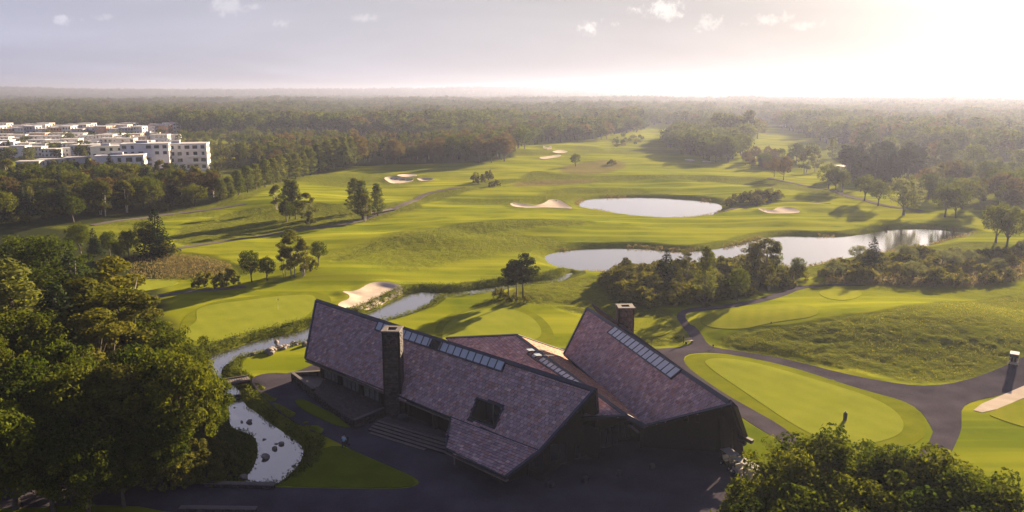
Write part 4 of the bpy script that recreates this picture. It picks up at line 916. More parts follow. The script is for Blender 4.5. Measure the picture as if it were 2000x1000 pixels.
# recessed entrance wall between the wings
e0 = ridgeR + Vector(nA) * 3.2 - Vector(dA) * 2; e1 = c_en + inn * 1.6
wl_ = MB(); wl_.prism([(e0.x, e0.y + 2, 0), (e1.x, e1.y + 2, 0), (e1.x, e1.y + 2, 3.4), (e0.x, e0.y + 2, 5.2)], (0, .3, 0)); wl_.obj('entrance_wall', M_timber, club)
for k in range(5):
    p = Vector((e0.x, e0.y + 1.9, .05)).lerp(Vector((e1.x, e1.y + 1.9, .05)), .12 + k * .17); window(club, p, (e1 - e0) * Vector((1, 1, 0)) if False else Vector((e1.x - e0.x, e1.y - e0.y, 0)), 1.1, 2.5, 1, 1)
MB().beam(Vector(G(1228, 830, 2.9)), Vector(G(1248, 845, 2.7)), .3, .15).obj('canopy_board', M_ltimber, club)
for (u, v) in ((1252, 875), (1183, 862)): p = G(u, v, 0); MB().beam((p[0], p[1], 0), (p[0], p[1], 3.1), .3, .3, Vector((1, 0, 0))).obj('post', M_timber, club)
# ---------------------------------------------------------------- trees
M_bark = mat('bark', (.075, .06, .05), .9, .4, 6, bump=.02)
M_birch = mat('birch_bark', (.42, .37, .33), .8, .45, 5, bump=.01)
WT = (1.0, 1.0, .55)
LEAF = {
 'broadleaf': leaf_mat('leaf_green', (.016, .030, .005), (.076, .090, .012), (1.6, 1.6, .5), .38),
 'oak': leaf_mat('leaf_oak', (.018, .032, .006), (.092, .098, .013), (1.6, 1.6, .5), .38),
 'birch': leaf_mat('leaf_birch', (.045, .056, .010), (.115, .110, .018), (1.5, 1.45, .6)),
 'spruce': leaf_mat('leaf_needle', (.012, .022, .010), (.028, .040, .016), (1.0, 1.1, .7), .15),
 'pine': leaf_mat('leaf_pine', (.018, .028, .012), (.045, .055, .018), (1.1, 1.1, .7), .2),
 'poplar': leaf_mat('leaf_poplar', (.055, .075, .018), (.130, .135, .032), (1.5, 1.5, .7)),
 'autumn': leaf_mat('leaf_autumn', (.055, .048, .018), (.105, .080, .028), (1.4, 1.25, .7)),
 'shrub': leaf_mat('leaf_shrub', (.045, .055, .012), (.160, .155, .034), (1.5, 1.4, .6)),
 'willow': leaf_mat('leaf_willow', (.085, .095, .045), (.140, .145, .070), (1.4, 1.4, .8)),
}
def crown_pts(kind, rng, n, ls):
    """leaf quads for a crown in a unit tree: height 1, ground at z=0"""
    cl = []   # clump centres, radii
    if kind in ('broadleaf', 'oak', 'autumn', 'willow'):
        R = {'broadleaf': .33, 'oak': .40, 'autumn': .32, 'willow': .42}[kind]; z0 = {'broadleaf': .22, 'oak': .2, 'autumn': .2, 'willow': .1}[kind]
        m = 130
        for i in range(m):
            th = rng.uniform(0, 2 * PI); ph = math.acos(rng.uniform(-.75, 1)); rr = rng.uniform(.5, 1.0) ** .5
            lob = 1 + .22 * math.sin(th * 2 + rng.uniform(0, .6)) * .6 + .12 * math.sin(th * 3 + 1.1)
            prof = 1.0
            zc = .5 * (1 + z0); hz_ = .5 * (1 - z0) * .88
            c = np.array([math.sin(ph) * math.cos(th) * R * rr * lob, math.sin(ph) * math.sin(th) * R * rr * lob, zc + math.cos(ph) * hz_ * rr - .03])
            cl.append((c, rng.uniform(.040, .085)))
        for i in range(10): cl.append((np.array([rng.uniform(-.4, .4) * R, rng.uniform(-.4, .4) * R, rng.uniform(z0 + .12, .8)]), .14))
    elif kind == 'birch':
        for i in range(44):
            t = rng.uniform(0, 1); z = .22 + .74 * t; r = .17 * math.sin(PI * min(1, (t * .85 + .15))) ** .7 + .02; th = rng.uniform(0, 2 * PI); q = rng.uniform(.3, 1)
            cl.append((np.array([math.cos(th) * r * q, math.sin(th) * r * q, z]), rng.uniform(.035, .075)))
    elif kind == 'poplar':
        for i in range(60):
            t = (i + rng.uniform(0, 1)) / 60; z = .08 + .88 * t; r = .16 * (1 - t) ** .55 * (1 if t > .12 else .55 + t * 3.5) + .012; th = i * 2.4 + rng.uniform(-.4, .4); q = rng.uniform(.45, 1)
            cl.append((np.array([math.cos(th) * r * q, math.sin(th) * r * q, z + .03]), rng.uniform(.03, .065)))
    elif kind == 'spruce':
        for i in range(90):
            t = (i / 90) ** 1.1; z = .05 + .93 * t; r = .20 * (1 - t) ** .85 * rng.uniform(.6, 1.05); th = i * 2.4
            cl.append((np.array([math.cos(th) * r, math.sin(th) * r, z]), .022 + .045 * (1 - t)))
            if r > .08: cl.append((np.array([math.cos(th) * r * .5, math.sin(th) * r * .5, z + .01]), .05))
    elif kind == 'pine':
        for i in range(34):
            t = rng.uniform(0, 1); z = .42 + .54 * t; r = .17 * math.sin(PI * (t * .8 + .15)) ** .6; th = rng.uniform(0, 2 * PI); q = rng.uniform(.3, 1)
            cl.append((np.array([math.cos(th) * r * q, math.sin(th) * r * q, z]), rng.uniform(.04, .085)))
    else:  # shrub
        for i in range(60):
            th = rng.uniform(0, 2 * PI); q = rng.uniform(.1, 1) ** .6; hmax = .92 * (1 - .55 * q * q); z = rng.uniform(.08, 1) ** .6 * hmax
            cl.append((np.array([math.cos(th) * .62 * q, math.sin(th) * .62 * q, z * .86]), rng.uniform(.07, .14)))
    w = np.array([r * r for _, r in cl]); w /= w.sum(); k = rng.choice(len(cl), n, p=w)
    C = np.array([c for c, _ in cl])[k]; Rr = np.array([r for _, r in cl])[k]
    d = rng.normal(size=(n, 3)); d /= np.linalg.norm(d, axis=1)[:, None]; d[:, 2] *= .8
    rad = Rr * rng.uniform(.35, 1.15, n) ** .35
    P = C + d * rad[:, None]
    if kind == 'willow': P[:, 2] -= rng.uniform(0, .06, n)
    P[:, 2] = np.maximum(P[:, 2], .015)
    nrm = d * 1.0 + rng.normal(size=(n, 3)) * .45 + np.array([0, 0, .2]); nrm /= np.linalg.norm(nrm, axis=1)[:, None]
    t = np.cross(nrm, rng.normal(size=(n, 3))); t /= np.linalg.norm(t, axis=1)[:, None]; b = np.cross(nrm, t)
    s = ls * rng.uniform(.6, 1.3, n)[:, None]; e = rng.uniform(.55, 1.0, n)[:, None]
    V = np.stack([P - t * s, P - b * s * e * .7 , P + t * s, P + b * s * e * .7], 1).reshape(-1, 3)
    F = np.arange(n * 4).reshape(-1, 4)
    cv = rng.uniform(0, 1, len(cl))[k]; lv = rng.uniform(0, 1, n)
    col = np.stack([.65 * cv + .35 * lv, .55 * lv + .45 * rng.uniform(0, 1, n), np.zeros(n)], 1); col = np.repeat(col, 4, 0)
    return V, F, col, cl
TRUNKS = {'broadleaf': (.020, .35), 'oak': (.024, .35), 'autumn': (.018, .35), 'willow': (.03, .25), 'birch': (.008, .8), 'poplar': (.009, .9), 'spruce': (.012, .9), 'pine': (.011, .85), 'shrub': (.02, .3)}
def trunk_mb(kind, rng, cl, limbs, n=7):
    mb = MB(); r0, tz = TRUNKS[kind]; stems = 1
    if kind == 'birch': stems = 2
    if kind == 'shrub': stems = 3
    for s in range(stems):
        ox, oy = (0, 0) if stems == 1 else (math.cos(s * 2.3) * .02, math.sin(s * 2.3) * .02); lx, ly = rng.uniform(-.04, .04, 2) if stems == 1 else (math.cos(s * 2.3) * .10, math.sin(s * 2.3) * .10)
        mb.tube([(ox, oy, -.03), (ox + lx * .2, oy + ly * .2, tz * .3), (ox + lx * .5, oy + ly * .5, tz * .65), (ox + lx, oy + ly, tz)], [r0 * 1.5, r0, r0 * .8, r0 * .45 if tz < .5 else r0 * .2], n, False)
    idx = rng.choice(len(cl), min(limbs, len(cl)), replace=False)
    for i in idx:
        c = cl[i][0]; zb = min(max(.12, c[2] * (.45 if tz < .5 else .85)), tz)
        if kind == 'shrub': zb = .02
        m = np.array([c[0] * .4, c[1] * .4, zb + (c[2] - zb) * .6]); mb.tube([(0, 0, zb * .9), tuple(m), tuple(c)], [r0 * .6, r0 * .35, r0 * .12], 5, False)
    return mb
PROTO = {}
def proto(kind, lod, var):
    key = (kind, lod, var)
    if key in PROTO: return PROTO[key]
    rng = np.random.default_rng(hash((kind, lod)) % 1000 + var * 31 if False else sum(map(ord, kind)) * 7 + lod * 101 + var * 31)
    n, ls, limbs = {0: (15000, .0135, 16), 1: (5200, .0175, 9), 2: (2800, .025, 4), 3: (700, .044, 0)}[lod]
    if kind in ('birch', 'poplar', 'spruce', 'pine'): n = int(n * .85); ls *= .82
    if kind == 'shrub': n = int(n * .7); ls *= 1.9
    V, F, col, cl = crown_pts(kind, rng, n, ls)
    cm = mesh_np(kind + '_crown', V, F); vcol(cm, 'tint', col); cm.materials.append(LEAF[kind])
    tm = trunk_mb(kind, rng, cl, limbs, 8 if lod == 0 else 5); t = tm.mesh(kind + '_trunk', True); t.materials.append(M_birch if kind == 'birch' and lod else M_bark)
    PROTO[key] = (cm, t); return PROTO[key]
JOINED = {}
def joined(kind, var, lod=3):
    """whole far tree as one small mesh"""
    key = (kind, var, lod)
    if key in JOINED: return JOINED[key]
    cm, tm = proto(kind, lod, var); bm = bmesh.new(); bm.from_mesh(cm); nf = len(bm.faces); bm.from_mesh(tm)
    bm.faces.ensure_lookup_table()
    for f in bm.faces[nf:]: f.material_index = 1
    me = bpy.data.meshes.new(kind + '_tree'); bm.to_mesh(me); bm.free(); me.materials.append(cm.materials[0]); me.materials.append(tm.materials[0]); JOINED[key] = me; return me
KN = {'broadleaf': 'broadleaf_tree', 'oak': 'oak_tree', 'autumn': 'copper_leaved_tree', 'willow': 'willow_tree', 'birch': 'birch_tree', 'poplar': 'poplar_tree', 'spruce': 'spruce_tree', 'pine': 'pine_tree', 'shrub': 'shrub'}
NT = [0]
def tree(kind, x, y, h, label, group=None, wide=1.0, z=None, rz=None, lod=None):
    d = math.hypot(x, y)
    if lod is None: lod = 0 if d < 125 else (1 if d < 260 else (2 if d < 520 else 3))
    if kind == 'shrub' and lod < 2: lod += 1
    NT[0] += 1; var = NT[0] % {0: 3, 1: 3, 2: 4, 3: 4}[lod]
    z = hz(x, y) if z is None else z; rz = random.uniform(0, 2 * PI) if rz is None else rz
    cat = 'shrub' if kind == 'shrub' else 'tree'; sc = (h * wide, h * wide, h)
    if lod >= 3:
        o = bpy.data.objects.new(KN[kind], joined(kind, var)); COL.objects.link(o); o.location = (x, y, z); o.scale = sc; o.rotation_euler[2] = rz; return tag(o, label, cat, group)
    e = empty(KN[kind], (x, y, z), rz); e.scale = sc; tag(e, label, cat, group); cm, tm = proto(kind, lod, var)
    c = bpy.data.objects.new('crown' if kind != 'shrub' else 'foliage', cm); COL.objects.link(c); c.parent = e
    t = bpy.data.objects.new('trunk' if kind != 'shrub' else 'stems', tm); COL.objects.link(t); t.parent = e
    return e
def tree_base(kind, u, v, vtop, label, group=None, wide=1.0):
    p = land_px(u, v); d = ray(u, vtop); t = np.hypot(p[0], p[1]) / np.hypot(d[0], d[1]); zt = CAM_H + d[2] * t
    return tree(kind, p[0], p[1], max(.8, (zt - p[2]) * 1.03), label, group, wide, p[2])
def tree_top(kind, u, v, h, label, group=None, wide=1.0):
    z = h
    p = G(u, v, h); zz = hz(p[0], p[1]); p = G(u, v, h + zz); return tree(kind, p[0], p[1], h, label, group, wide)
def inside(px_poly, n_max, spacing, rng, jitter=.42, pix=True):
    P = np.array([ground_px(u, v, 3)[:2] for u, v in px_poly]) if pix else np.array(px_poly, float); lo = P.min(0); hi = P.max(0)
    gx, gy = np.meshgrid(np.arange(lo[0], hi[0], spacing), np.arange(lo[1], hi[1], spacing)); gx = gx.ravel() + rng.uniform(-jitter, jitter, gx.size) * spacing; gy = gy.ravel() + rng.uniform(-jitter, jitter, gy.size) * spacing
    s = sdf(gx, gy, P, 5); k = s < 0; gx, gy = gx[k], gy[k]
    if len(gx) > n_max: i = rng.permutation(len(gx))[:n_max]; gx, gy = gx[i], gy[i]
    return gx, gy
rg = np.random.default_rng(5)
# --- the near wood on the left, one by one, named by where their tops stand
NEAR_LEFT = [
 ('oak', 322, 655, 16.5, .8, 'large yellow-green tree with bare trunk beside the shaded stream'), ('broadleaf', 255, 655, 16, .9, 'tall leafy tree just left of the yellow-green tree by the stream'),
 ('broadleaf', 388, 705, 11.5, .85, 'rounded dark tree leaning over the stream below the footbridge'), ('oak', 330, 628, 14, .75, 'dark-topped oak behind the yellow-green streamside tree'),
 ('birch', 232, 556, 17, 1.7, 'feathery olive tree on the wood edge facing the near green'), ('birch', 150, 545, 17, 1.8, 'bright olive feathery tree in the middle of the left wood'),
 ('birch', 214, 500, 18, 1.6, 'slender pointed yellow-green tree rising at the back edge of the left wood'), ('broadleaf', 262, 596, 14, .9, 'bushy tree at the wood corner beside the green apron'),
 ('broadleaf', 30, 448, 16, 1.1, 'round tree at the far left top of the near wood'), ('broadleaf', 92, 452, 16, 1.1, 'bright-topped round tree at the back of the near wood'),
 ('oak', 60, 500, 16, .95, 'broad oak in the second rank of the left wood'), ('spruce', 132, 492, 16, 1.8, 'dark green conifer between the broad oak and the slender pointed tree'),
 ('poplar', 8, 512, 17, 2.0, 'upright dark tree cut by the left edge of the picture, upper rank'), ('spruce', 100, 548, 18, 1.9, 'shadowed dark conifer behind the olive feathery tree'),
 ('oak', 45, 590, 17, 1.1, 'massive dark oak at the left in the middle rank'), ('birch', 185, 606, 16, 1.8, 'olive feathery tree below the olive feathery trees of the left wood'),
 ('broadleaf', 105, 635, 16, .85, 'leafy tree left of centre in the left wood, half in shade'), ('oak', -10, 650, 16, 1.0, 'oak at the left edge with lit upper leaves'),
 ('broadleaf', 50, 690, 15, 1.0, 'round leafy tree above the dark bottom left corner'), ('oak', 150, 700, 15, 1.0, 'dark oak deep in the shaded part of the left wood'),
 ('birch', 222, 708, 14, 1.8, 'dark feathery tree left of the bare streamside trunk'), ('oak', 0, 760, 13, 1.0, 'low oak crown at the left edge above the road'),
 ('broadleaf', 78, 790, 12, 1.0, 'small shaded tree in the bottom left corner'), ('broadleaf', 300, 770, 11, .9, 'understory tree in shade beside the bare streamside trunk'),
 ('oak', 150, 820, 11, 1.0, 'lowest dark crown above the road at the left'), ('broadleaf', -60, 600, 17, 1.1, 'tree just beyond the left edge of the picture, middle rank'), ('oak', -70, 480, 17, 1.1, 'tree just beyond the left edge of the picture, back rank'),
 ('broadleaf', -60, 760, 15, 1.1, 'tree just beyond the left edge of the picture, front rank'), ('broadleaf', 225, 830, 9, 1.0, 'small dark tree behind the road wall on the left'),
]
for k, u, v, h, w, lab in NEAR_LEFT: tree_top(k, u, v, h, lab, wide=w)
for i, (u, v, h) in enumerate([(330, 862, 5), (380, 850, 4.5), (410, 845, 3.5), (435, 870, 2.2), (400, 888, 3.2), (360, 900, 3), (250, 880, 4), (180, 890, 4), (450, 905, 1.6), (420, 915, 1.8), (90, 890, 4), (20, 870, 4), (455, 888, 1.5)]):
    tree_top('shrub', u, v, h, 'dark low shrub in the shade between the left wood and the stream', 'shaded shrubs under the left wood')
# --- the tree tops in the lower right corner
for k, u, v, h, w, lab in [
 ('oak', 1655, 828, 14, 1.15, 'tallest round oak crown in the lower right, just below the dark post'), ('oak', 1560, 874, 13, 1.0, 'oak crown nearest the golf carts in the lower right clump'),
 ('broadleaf', 1500, 928, 11, 1.0, 'low leafy crown at the left end of the lower right clump'), ('oak', 1748, 858, 14, 1.0, 'oak crown right of the tallest one in the lower right clump'),
 ('oak', 1828, 866, 14, 1.0, 'oak crown below the fork of the wide cart path'), ('broadleaf', 1905, 908, 14, 1.0, 'leafy crown second from the right edge in the lower right clump'),
 ('oak', 1985, 915, 14, 1.0, 'crown at the right edge of the lower right clump'), ('broadleaf', 1610, 925, 13, 1.1, 'front leafy crown below the tallest oak'), ('oak', 1710, 925, 13, 1.1, 'broad front crown in the middle of the lower right clump'),
 ('broadleaf', 1800, 945, 13, 1.1, 'front crown below the cart path fork at the bottom edge'), ('oak', 1460, 985, 9, 1.0, 'small crown at the bottom beside the courtyard'), ('oak', 1545, 975, 12, 1.1, 'crown at the bottom edge below the golf carts'),
 ('broadleaf', 1895, 985, 13, 1.0, 'crown at the bottom edge near the lower right corner'), ('oak', 1660, 990, 13, 1.0, 'bottom middle crown of the lower right clump'), ('broadleaf', 1990, 985, 13, 1.0, 'crown in the very bottom right corner'), ('oak', 1770, 1000, 13, 1.0, 'crown cut by the bottom edge right of centre of the clump')]:
    tree_top(k, u, v, h, lab, wide=w)
# --- trees standing on the course
SINGLE = [
 ('spruce', 308, 500, 408, 1.9, 'tall dark conifer at the right end of the dark copse above the small tee'), ('shrub', 322, 500, 462, 1.0, 'round dark bush at the foot of the tall conifer'),
 ('broadleaf', 285, 498, 428, .9, 'dark leafy tree left of the tall conifer'), ('broadleaf', 252, 505, 446, .9, 'dark tree in the middle of the copse above the small tee'), ('broadleaf', 215, 500, 448, .9, 'dark tree near the left end of the copse'),
 ('spruce', 186, 500, 446, 1.5, 'dark conifer in the copse beside the left wood'), ('broadleaf', 158, 495, 432, 1.0, 'dark round tree at the left end of the copse'), ('broadleaf', 235, 512, 470, .9, 'low dark tree in front of the copse'),
 ('shrub', 400, 560, 524, .95, 'left of the two dark bushes above the cart path'), ('shrub', 442, 559, 518, .95, 'right of the two dark bushes above the cart path'),
 ('broadleaf', 492, 551, 485, .85, 'very dark pointed tree left of the white-stemmed birches'), ('broadleaf', 522, 548, 500, 1.0, 'dark round tree beside the white-stemmed birches'), ('birch', 572, 540, 449, 1.5, 'tallest white-stemmed birch with brownish leaves'),
 ('birch', 592, 539, 468, 1.3, 'white-stemmed birch right of the tallest one'), ('birch', 556, 542, 480, 1.2, 'white-stemmed birch left of the tallest one'), ('broadleaf', 622, 516, 468, .9, 'round dark tree behind the birches, on their right'), ('shrub', 606, 530, 500, .9, 'bush between the birches and the round dark tree'),
 ('broadleaf', 560, 434, 390, 1.0, 'round dark tree on the left mid fairway rough'), ('poplar', 566, 428, 352, 1.3, 'slender upright tree behind the round dark one'), ('poplar', 578, 428, 354, 1.2, 'second slender upright tree beside its twin behind the round dark one'), ('birch', 600, 437, 378, 1.6, 'brownish pointed tree right of the slender pair'), ('birch', 541, 410, 362, 1.4, 'small rusty tree left of the slender pair'), ('shrub', 606, 438, 420, .9, 'dark bush at the foot of the brownish pointed tree'),
 ('poplar', 694, 415, 350, 1.7, 'leafy upright tree at the left of the footbridge group'), ('poplar', 708, 428, 356, 1.7, 'tall upright tree in the middle of the footbridge group'), ('birch', 712, 433, 380, 1.8, 'yellow-brown birch in front of the footbridge group'), ('poplar', 738, 421, 360, 1.5, 'lone slender tree just right of the small footbridge'),
 ('shrub', 934, 358, 331, .9, 'round dark bush on the far fairway'), ('shrub', 954, 352, 328, .7, 'spiky dark bush right of the round one on the far fairway'), ('shrub', 966, 364, 348, 1.2, 'low spreading bush on the far fairway'),
 ('oak', 1124, 325, 299, 1.0, 'lone round tree in the centre distance'), ('shrub', 1195, 322, 308, 1.1, 'small dark bush right of the lone round tree'),
 ('pine', 993, 582, 516, 1.5, 'pine at the left of the pair near the stream'), ('pine', 1022, 584, 496, 1.5, 'taller pine at the right of the pair near the stream'), ('pine', 1009, 578, 508, 1.4, 'slim pine between the pair near the stream'), ('shrub', 1000, 590, 570, 1.0, 'low shrub under the pines by the stream'), ('shrub', 976, 582, 558, 1.0, 'bush left of the pines by the stream'), ('shrub', 1028, 590, 574, .9, 'small shrub at the right foot of the pines'),
 ('oak', 1618, 370, 318, 1.0, 'leftmost of the clipped oaks in the hazy right distance'), ('oak', 1632, 372, 322, .9, 'slim oak right of the leftmost hazy oak'), ('oak', 1645, 375, 330, .7, 'small oak with twisted trunk in the hazy group'),
 ('oak', 1688, 392, 338, 1.0, 'oak with forked trunk left of the big willow'), ('oak', 1715, 402, 348, .9, 'oak directly left of the big willow'), ('willow', 1765, 420, 333, .85, 'big silvery willow with dense round crown'),
 ('oak', 1845, 424, 357, .95, 'left of the twin round oaks right of the willow'), ('oak', 1866, 426, 362, .9, 'right of the twin round oaks right of the willow'),
 ('oak', 1945, 474, 392, .95, 'left of the two lit trees by the end of the long pond'), ('oak', 1966, 482, 396, .9, 'right of the two lit trees by the end of the long pond'), ('oak', 2006, 470, 410, .8, 'tree cut by the right edge beside the two lit trees'),
 ('autumn', 1530, 352, 302, .9, 'reddish tree before the dark roofed hut'), ('autumn', 1512, 345, 306, .8, 'smaller reddish tree left of the reddish one'), ('birch', 1572, 340, 290, 1.6, 'pale yellow tree behind the reddish trees'), ('birch', 1592, 336, 296, 1.5, 'small pale tree right of the pale yellow one'),
 ('broadleaf', 1555, 318, 278, 1.2, 'hazy brownish tree above the reddish trees'), ('broadleaf', 1585, 316, 276, 1.1, 'hazy round tree right of the brownish tree'), ('poplar', 1625, 310, 268, 1.6, 'hazy upright tree in the right distance'),
 ('shrub', 1380, 600, 588, 1.0, 'small bush on the verge by the chimney path'),
]
for k, u, v, vt, w, lab in SINGLE: tree_base(k, u, v, vt, lab, wide=w)
# --- the willow and alder belt between the ponds and the cart path
S1 = [(1190,560),(1208,586),(1260,598),(1330,596),(1400,588),(1480,574),(1540,558),(1556,540),(1520,524),(1460,514),(1400,515),(1300,520),(1235,530),(1200,545)]
S2 = [(1592,552),(1700,553),(1800,556),(1905,556),(1965,552),(1992,535),(2040,520),(2030,495),(1900,492),(1800,492),(1700,505),(1625,520),(1590,532)]
gx, gy = inside(S1, 110, 4.1, rg)
for x, y in zip(gx, gy):
    k = str(rg.choice(['shrub', 'shrub', 'shrub', 'shrub', 'shrub', 'shrub', 'shrub', 'birch'])); h = rg.uniform(2.8, 4.6) if k == 'shrub' else rg.uniform(4.5, 6.2)
    tree(k, x, y, h, ('bushy shrub' if k == 'shrub' else 'small loose birch') + ' in the dense thicket before the long pond', 'thicket between the long pond and the cart path', 1.3 if k != 'birch' else 1.7)
gx, gy = inside(S2, 120, 4.6, rg)
for x, y in zip(gx, gy):
    k = str(rg.choice(['shrub', 'shrub', 'shrub', 'shrub', 'shrub', 'willow'])); h = rg.uniform(2.0, 4.2) if k == 'shrub' else rg.uniform(3.5, 5)
    tree(k, x, y, h, ('pale bushy shrub' if k == 'shrub' else 'silvery willow bush') + ' in the right-hand thicket below the long pond', 'right-hand thicket below the long pond', 1.2 if k != 'birch' else 1.7)
for k, u, v, vt, w, lab in [('poplar', 1376, 592, 484, 1.3, 'tall olive column of a tree standing out of the thicket'), ('spruce', 1300, 560, 486, 1.7, 'dark tree top poking above the left part of the thicket'), ('birch', 1490, 545, 466, 1.9, 'loose-branched tree highest in the thicket over the pond'), ('birch', 1465, 548, 476, 1.7, 'loose-branched tree left of the highest one'),
                        ('poplar', 1512, 548, 474, 1.5, 'pointed tree right of the highest thicket tree'), ('spruce', 1702, 530, 463, 1.7, 'small dark conifer over the right-hand thicket'), ('broadleaf', 1556, 545, 500, .9, 'round tree at the right end of the left thicket'), ('shrub', 1830, 552, 514, 1.3, 'bright yellow-lit shrub at the front of the right-hand thicket'), ('broadleaf', 1440, 588, 520, .9, 'lit round tree at the front of the thicket')]:
    tree_base(k, u, v, vt, lab, wide=w)
for u, v, vt in [(1436, 398, 372), (1452, 396, 370), (1470, 394, 364), (1488, 393, 362), (1504, 391, 360), (1518, 388, 368), (1478, 400, 376), (1425, 402, 382)]:
    tree_base('shrub', u, v, vt, 'brownish bush in the clump above the right bunker', 'bush clump right of the oval pond', 1.0)
# --- the mid-distance wood on the left
L1 = [(-150,446),(0,442),(100,441),(200,431),(300,416),(400,403),(440,392),(430,372),(380,362),(300,356),(200,352),(100,350),(-150,350)]
gx, gy = inside(L1, 300, 9.0, rg)
for x, y in zip(gx, gy):
    k = str(rg.choice(['broadleaf', 'oak', 'oak', 'spruce', 'birch', 'autumn', 'shrub'])); h = {'spruce': 11, 'birch': 10, 'shrub': 5}.get(k, 10) * rg.uniform(.8, 1.25)
    tree(k, x, y, h, KN[k].replace('_', ' ') + ' in the dark wood between the left fairway and the white flats', 'mid-distance wood on the left', 1.15 if k not in ('birch', 'spruce') else 1.6, lod=2)
for i, (u, v, vt) in enumerate([(432,392,350),(448,386,346),(466,381,334),(484,376,326),(500,370,322),(518,366,312),(534,360,310),(548,356,304),(562,352,302),(578,349,300),(592,345,298),(606,342,292),(622,338,282),(640,334,276),(656,330,272),(670,327,270),(684,324,270),(676,330,284),(694,322,276)]):
    tree_base('poplar', u, v, vt, 'upright pale green poplar in the slanting row along the left fairway', 'poplar row along the left fairway', 2.0)
for i, (u, v, vt) in enumerate([(20,350,318),(48,352,320),(75,350,316),(100,352,320),(125,354,322),(150,352,320),(178,352,322),(210,354,318),(232,360,322),(262,360,326),(290,362,328),(318,362,330),(340,360,330),(362,358,330),(385,356,328),(408,354,330),(0,352,312),(430,352,336)]):
    tree_base('poplar', u, v, vt, 'slim pale tree in the row before the white flats', 'row of slim trees before the flats', 1.8)
L3 = [(690,321),(760,320),(850,319),(930,318),(984,316),(1000,300),(960,292),(860,284),(740,280),(640,280),(560,286),(505,296),(470,310),(500,335),(540,332),(600,322),(640,316)]
gx, gy = inside(L3, 300, 10.5, rg)
for x, y in zip(gx, gy):
    u_ = x / y; right = u_ > -.10
    k = str(rg.choice(['autumn', 'autumn', 'broadleaf', 'oak', 'autumn'] if right else ['oak', 'spruce', 'autumn', 'oak', 'spruce', 'birch']))
    tree(k, x, y, rg.uniform(12, 17) * (.8 if not right else 1), 'tall ' + KN[k].replace('_', ' ') + ' in the rusty green wood behind the trio of bunkers', 'wood behind the left fairway bunkers', 1.0 if k != 'spruce' else 1.5)
for u, v, vt in [(700, 322, 262), (935, 318, 266), (985, 316, 264), (960, 318, 270), (830, 318, 268), (770, 320, 270)]:
    tree_base('autumn', u, v, vt, 'tall rusty tree on the front edge of the wood behind the bunkers', 'rusty edge trees of the wood behind the bunkers', 1.0)
L4 = [(-50,330),(420,345),(470,340),(520,300),(640,278),(760,272),(740,262),(540,258),(430,266),(420,300),(410,330),(300,338),(0,335)]
L4 = [(415,322),(450,330),(490,310),(560,284),(640,276),(700,272),(600,262),(460,260),(380,268),(350,275),(400,290)]
gx, gy = inside(L4, 160, 15, rg)
for x, y in zip(gx, gy): tree(rg.choice(['birch', 'poplar', 'broadleaf', 'shrub']), x, y, rg.uniform(5, 10), 'small yellowish tree in the young plantation behind the white flats', 'young plantation behind the flats', 1.4, lod=3)
# right-hand groves
for poly, kinds, hs, sp, lab, grp, wd in [
 ([(1302,290),(1330,302),(1375,316),(1420,320),(1445,314),(1460,300),(1430,284),(1380,272),(1325,266),(1305,275)], ['oak', 'broadleaf', 'oak'], (12, 17), 9, 'dark tree in the spur of wood pushing in from the right', 'spur of wood on the right', 1.05),
 ([(1448,325),(1480,334),(1530,338),(1550,320),(1520,308),(1470,306)], ['shrub', 'broadleaf', 'autumn'], (5, 11), 9, 'bushy tree around the dark roofed hut', 'trees around the hut', 1.0),
 ([(1650,352),(1700,362),(1760,358),(1810,345),(1800,332),(1720,326),(1660,330)], ['spruce', 'pine', 'spruce'], (13, 17), 8, 'dark hazy conifer in the clump behind the willow', 'conifer clump behind the willow', 1.6),
 ([(1780,385),(1830,398),(1900,412),(2000,415),(2120,420),(2120,360),(2000,352),(1880,352),(1800,360)], ['broadleaf', 'oak', 'birch', 'autumn', 'shrub'], (7, 13), 11, 'hazy backlit tree in the wood behind the twin oaks', 'hazy wood on the right edge', 1.1),
 ([(1800,350),(1900,345),(2120,350),(2120,318),(1900,318),(1760,322)], ['broadleaf', 'shrub', 'oak'], (6, 12), 16, 'hazy tree in the hedge line far right', 'hedge line far right', 1.1),
 ([(1180,283),(1215,288),(1248,284),(1262,276),(1240,270),(1190,270)], ['shrub', 'broadleaf'], (3, 6), 12, 'small round bush on the distant rise', 'bushes on the distant rise', 1.1),
 ([(1000,300),(1060,282),(1130,278),(1180,276),(1190,268),(1100,258),(1000,262),(900,268),(940,285)], ['broadleaf', 'oak', 'broadleaf', 'autumn'], (13, 18), 13, 'round-topped tree on the near edge of the great forest', 'front edge of the great forest', 1.05),
 ]:
    gx, gy = inside(poly, 200, sp, rg)
    for x, y in zip(gx, gy):
        k = str(rg.choice(kinds)); tree(k, x, y, rg.uniform(*hs) * (.55 if k == 'shrub' and hs[1] > 8 else 1), lab, grp, wd)
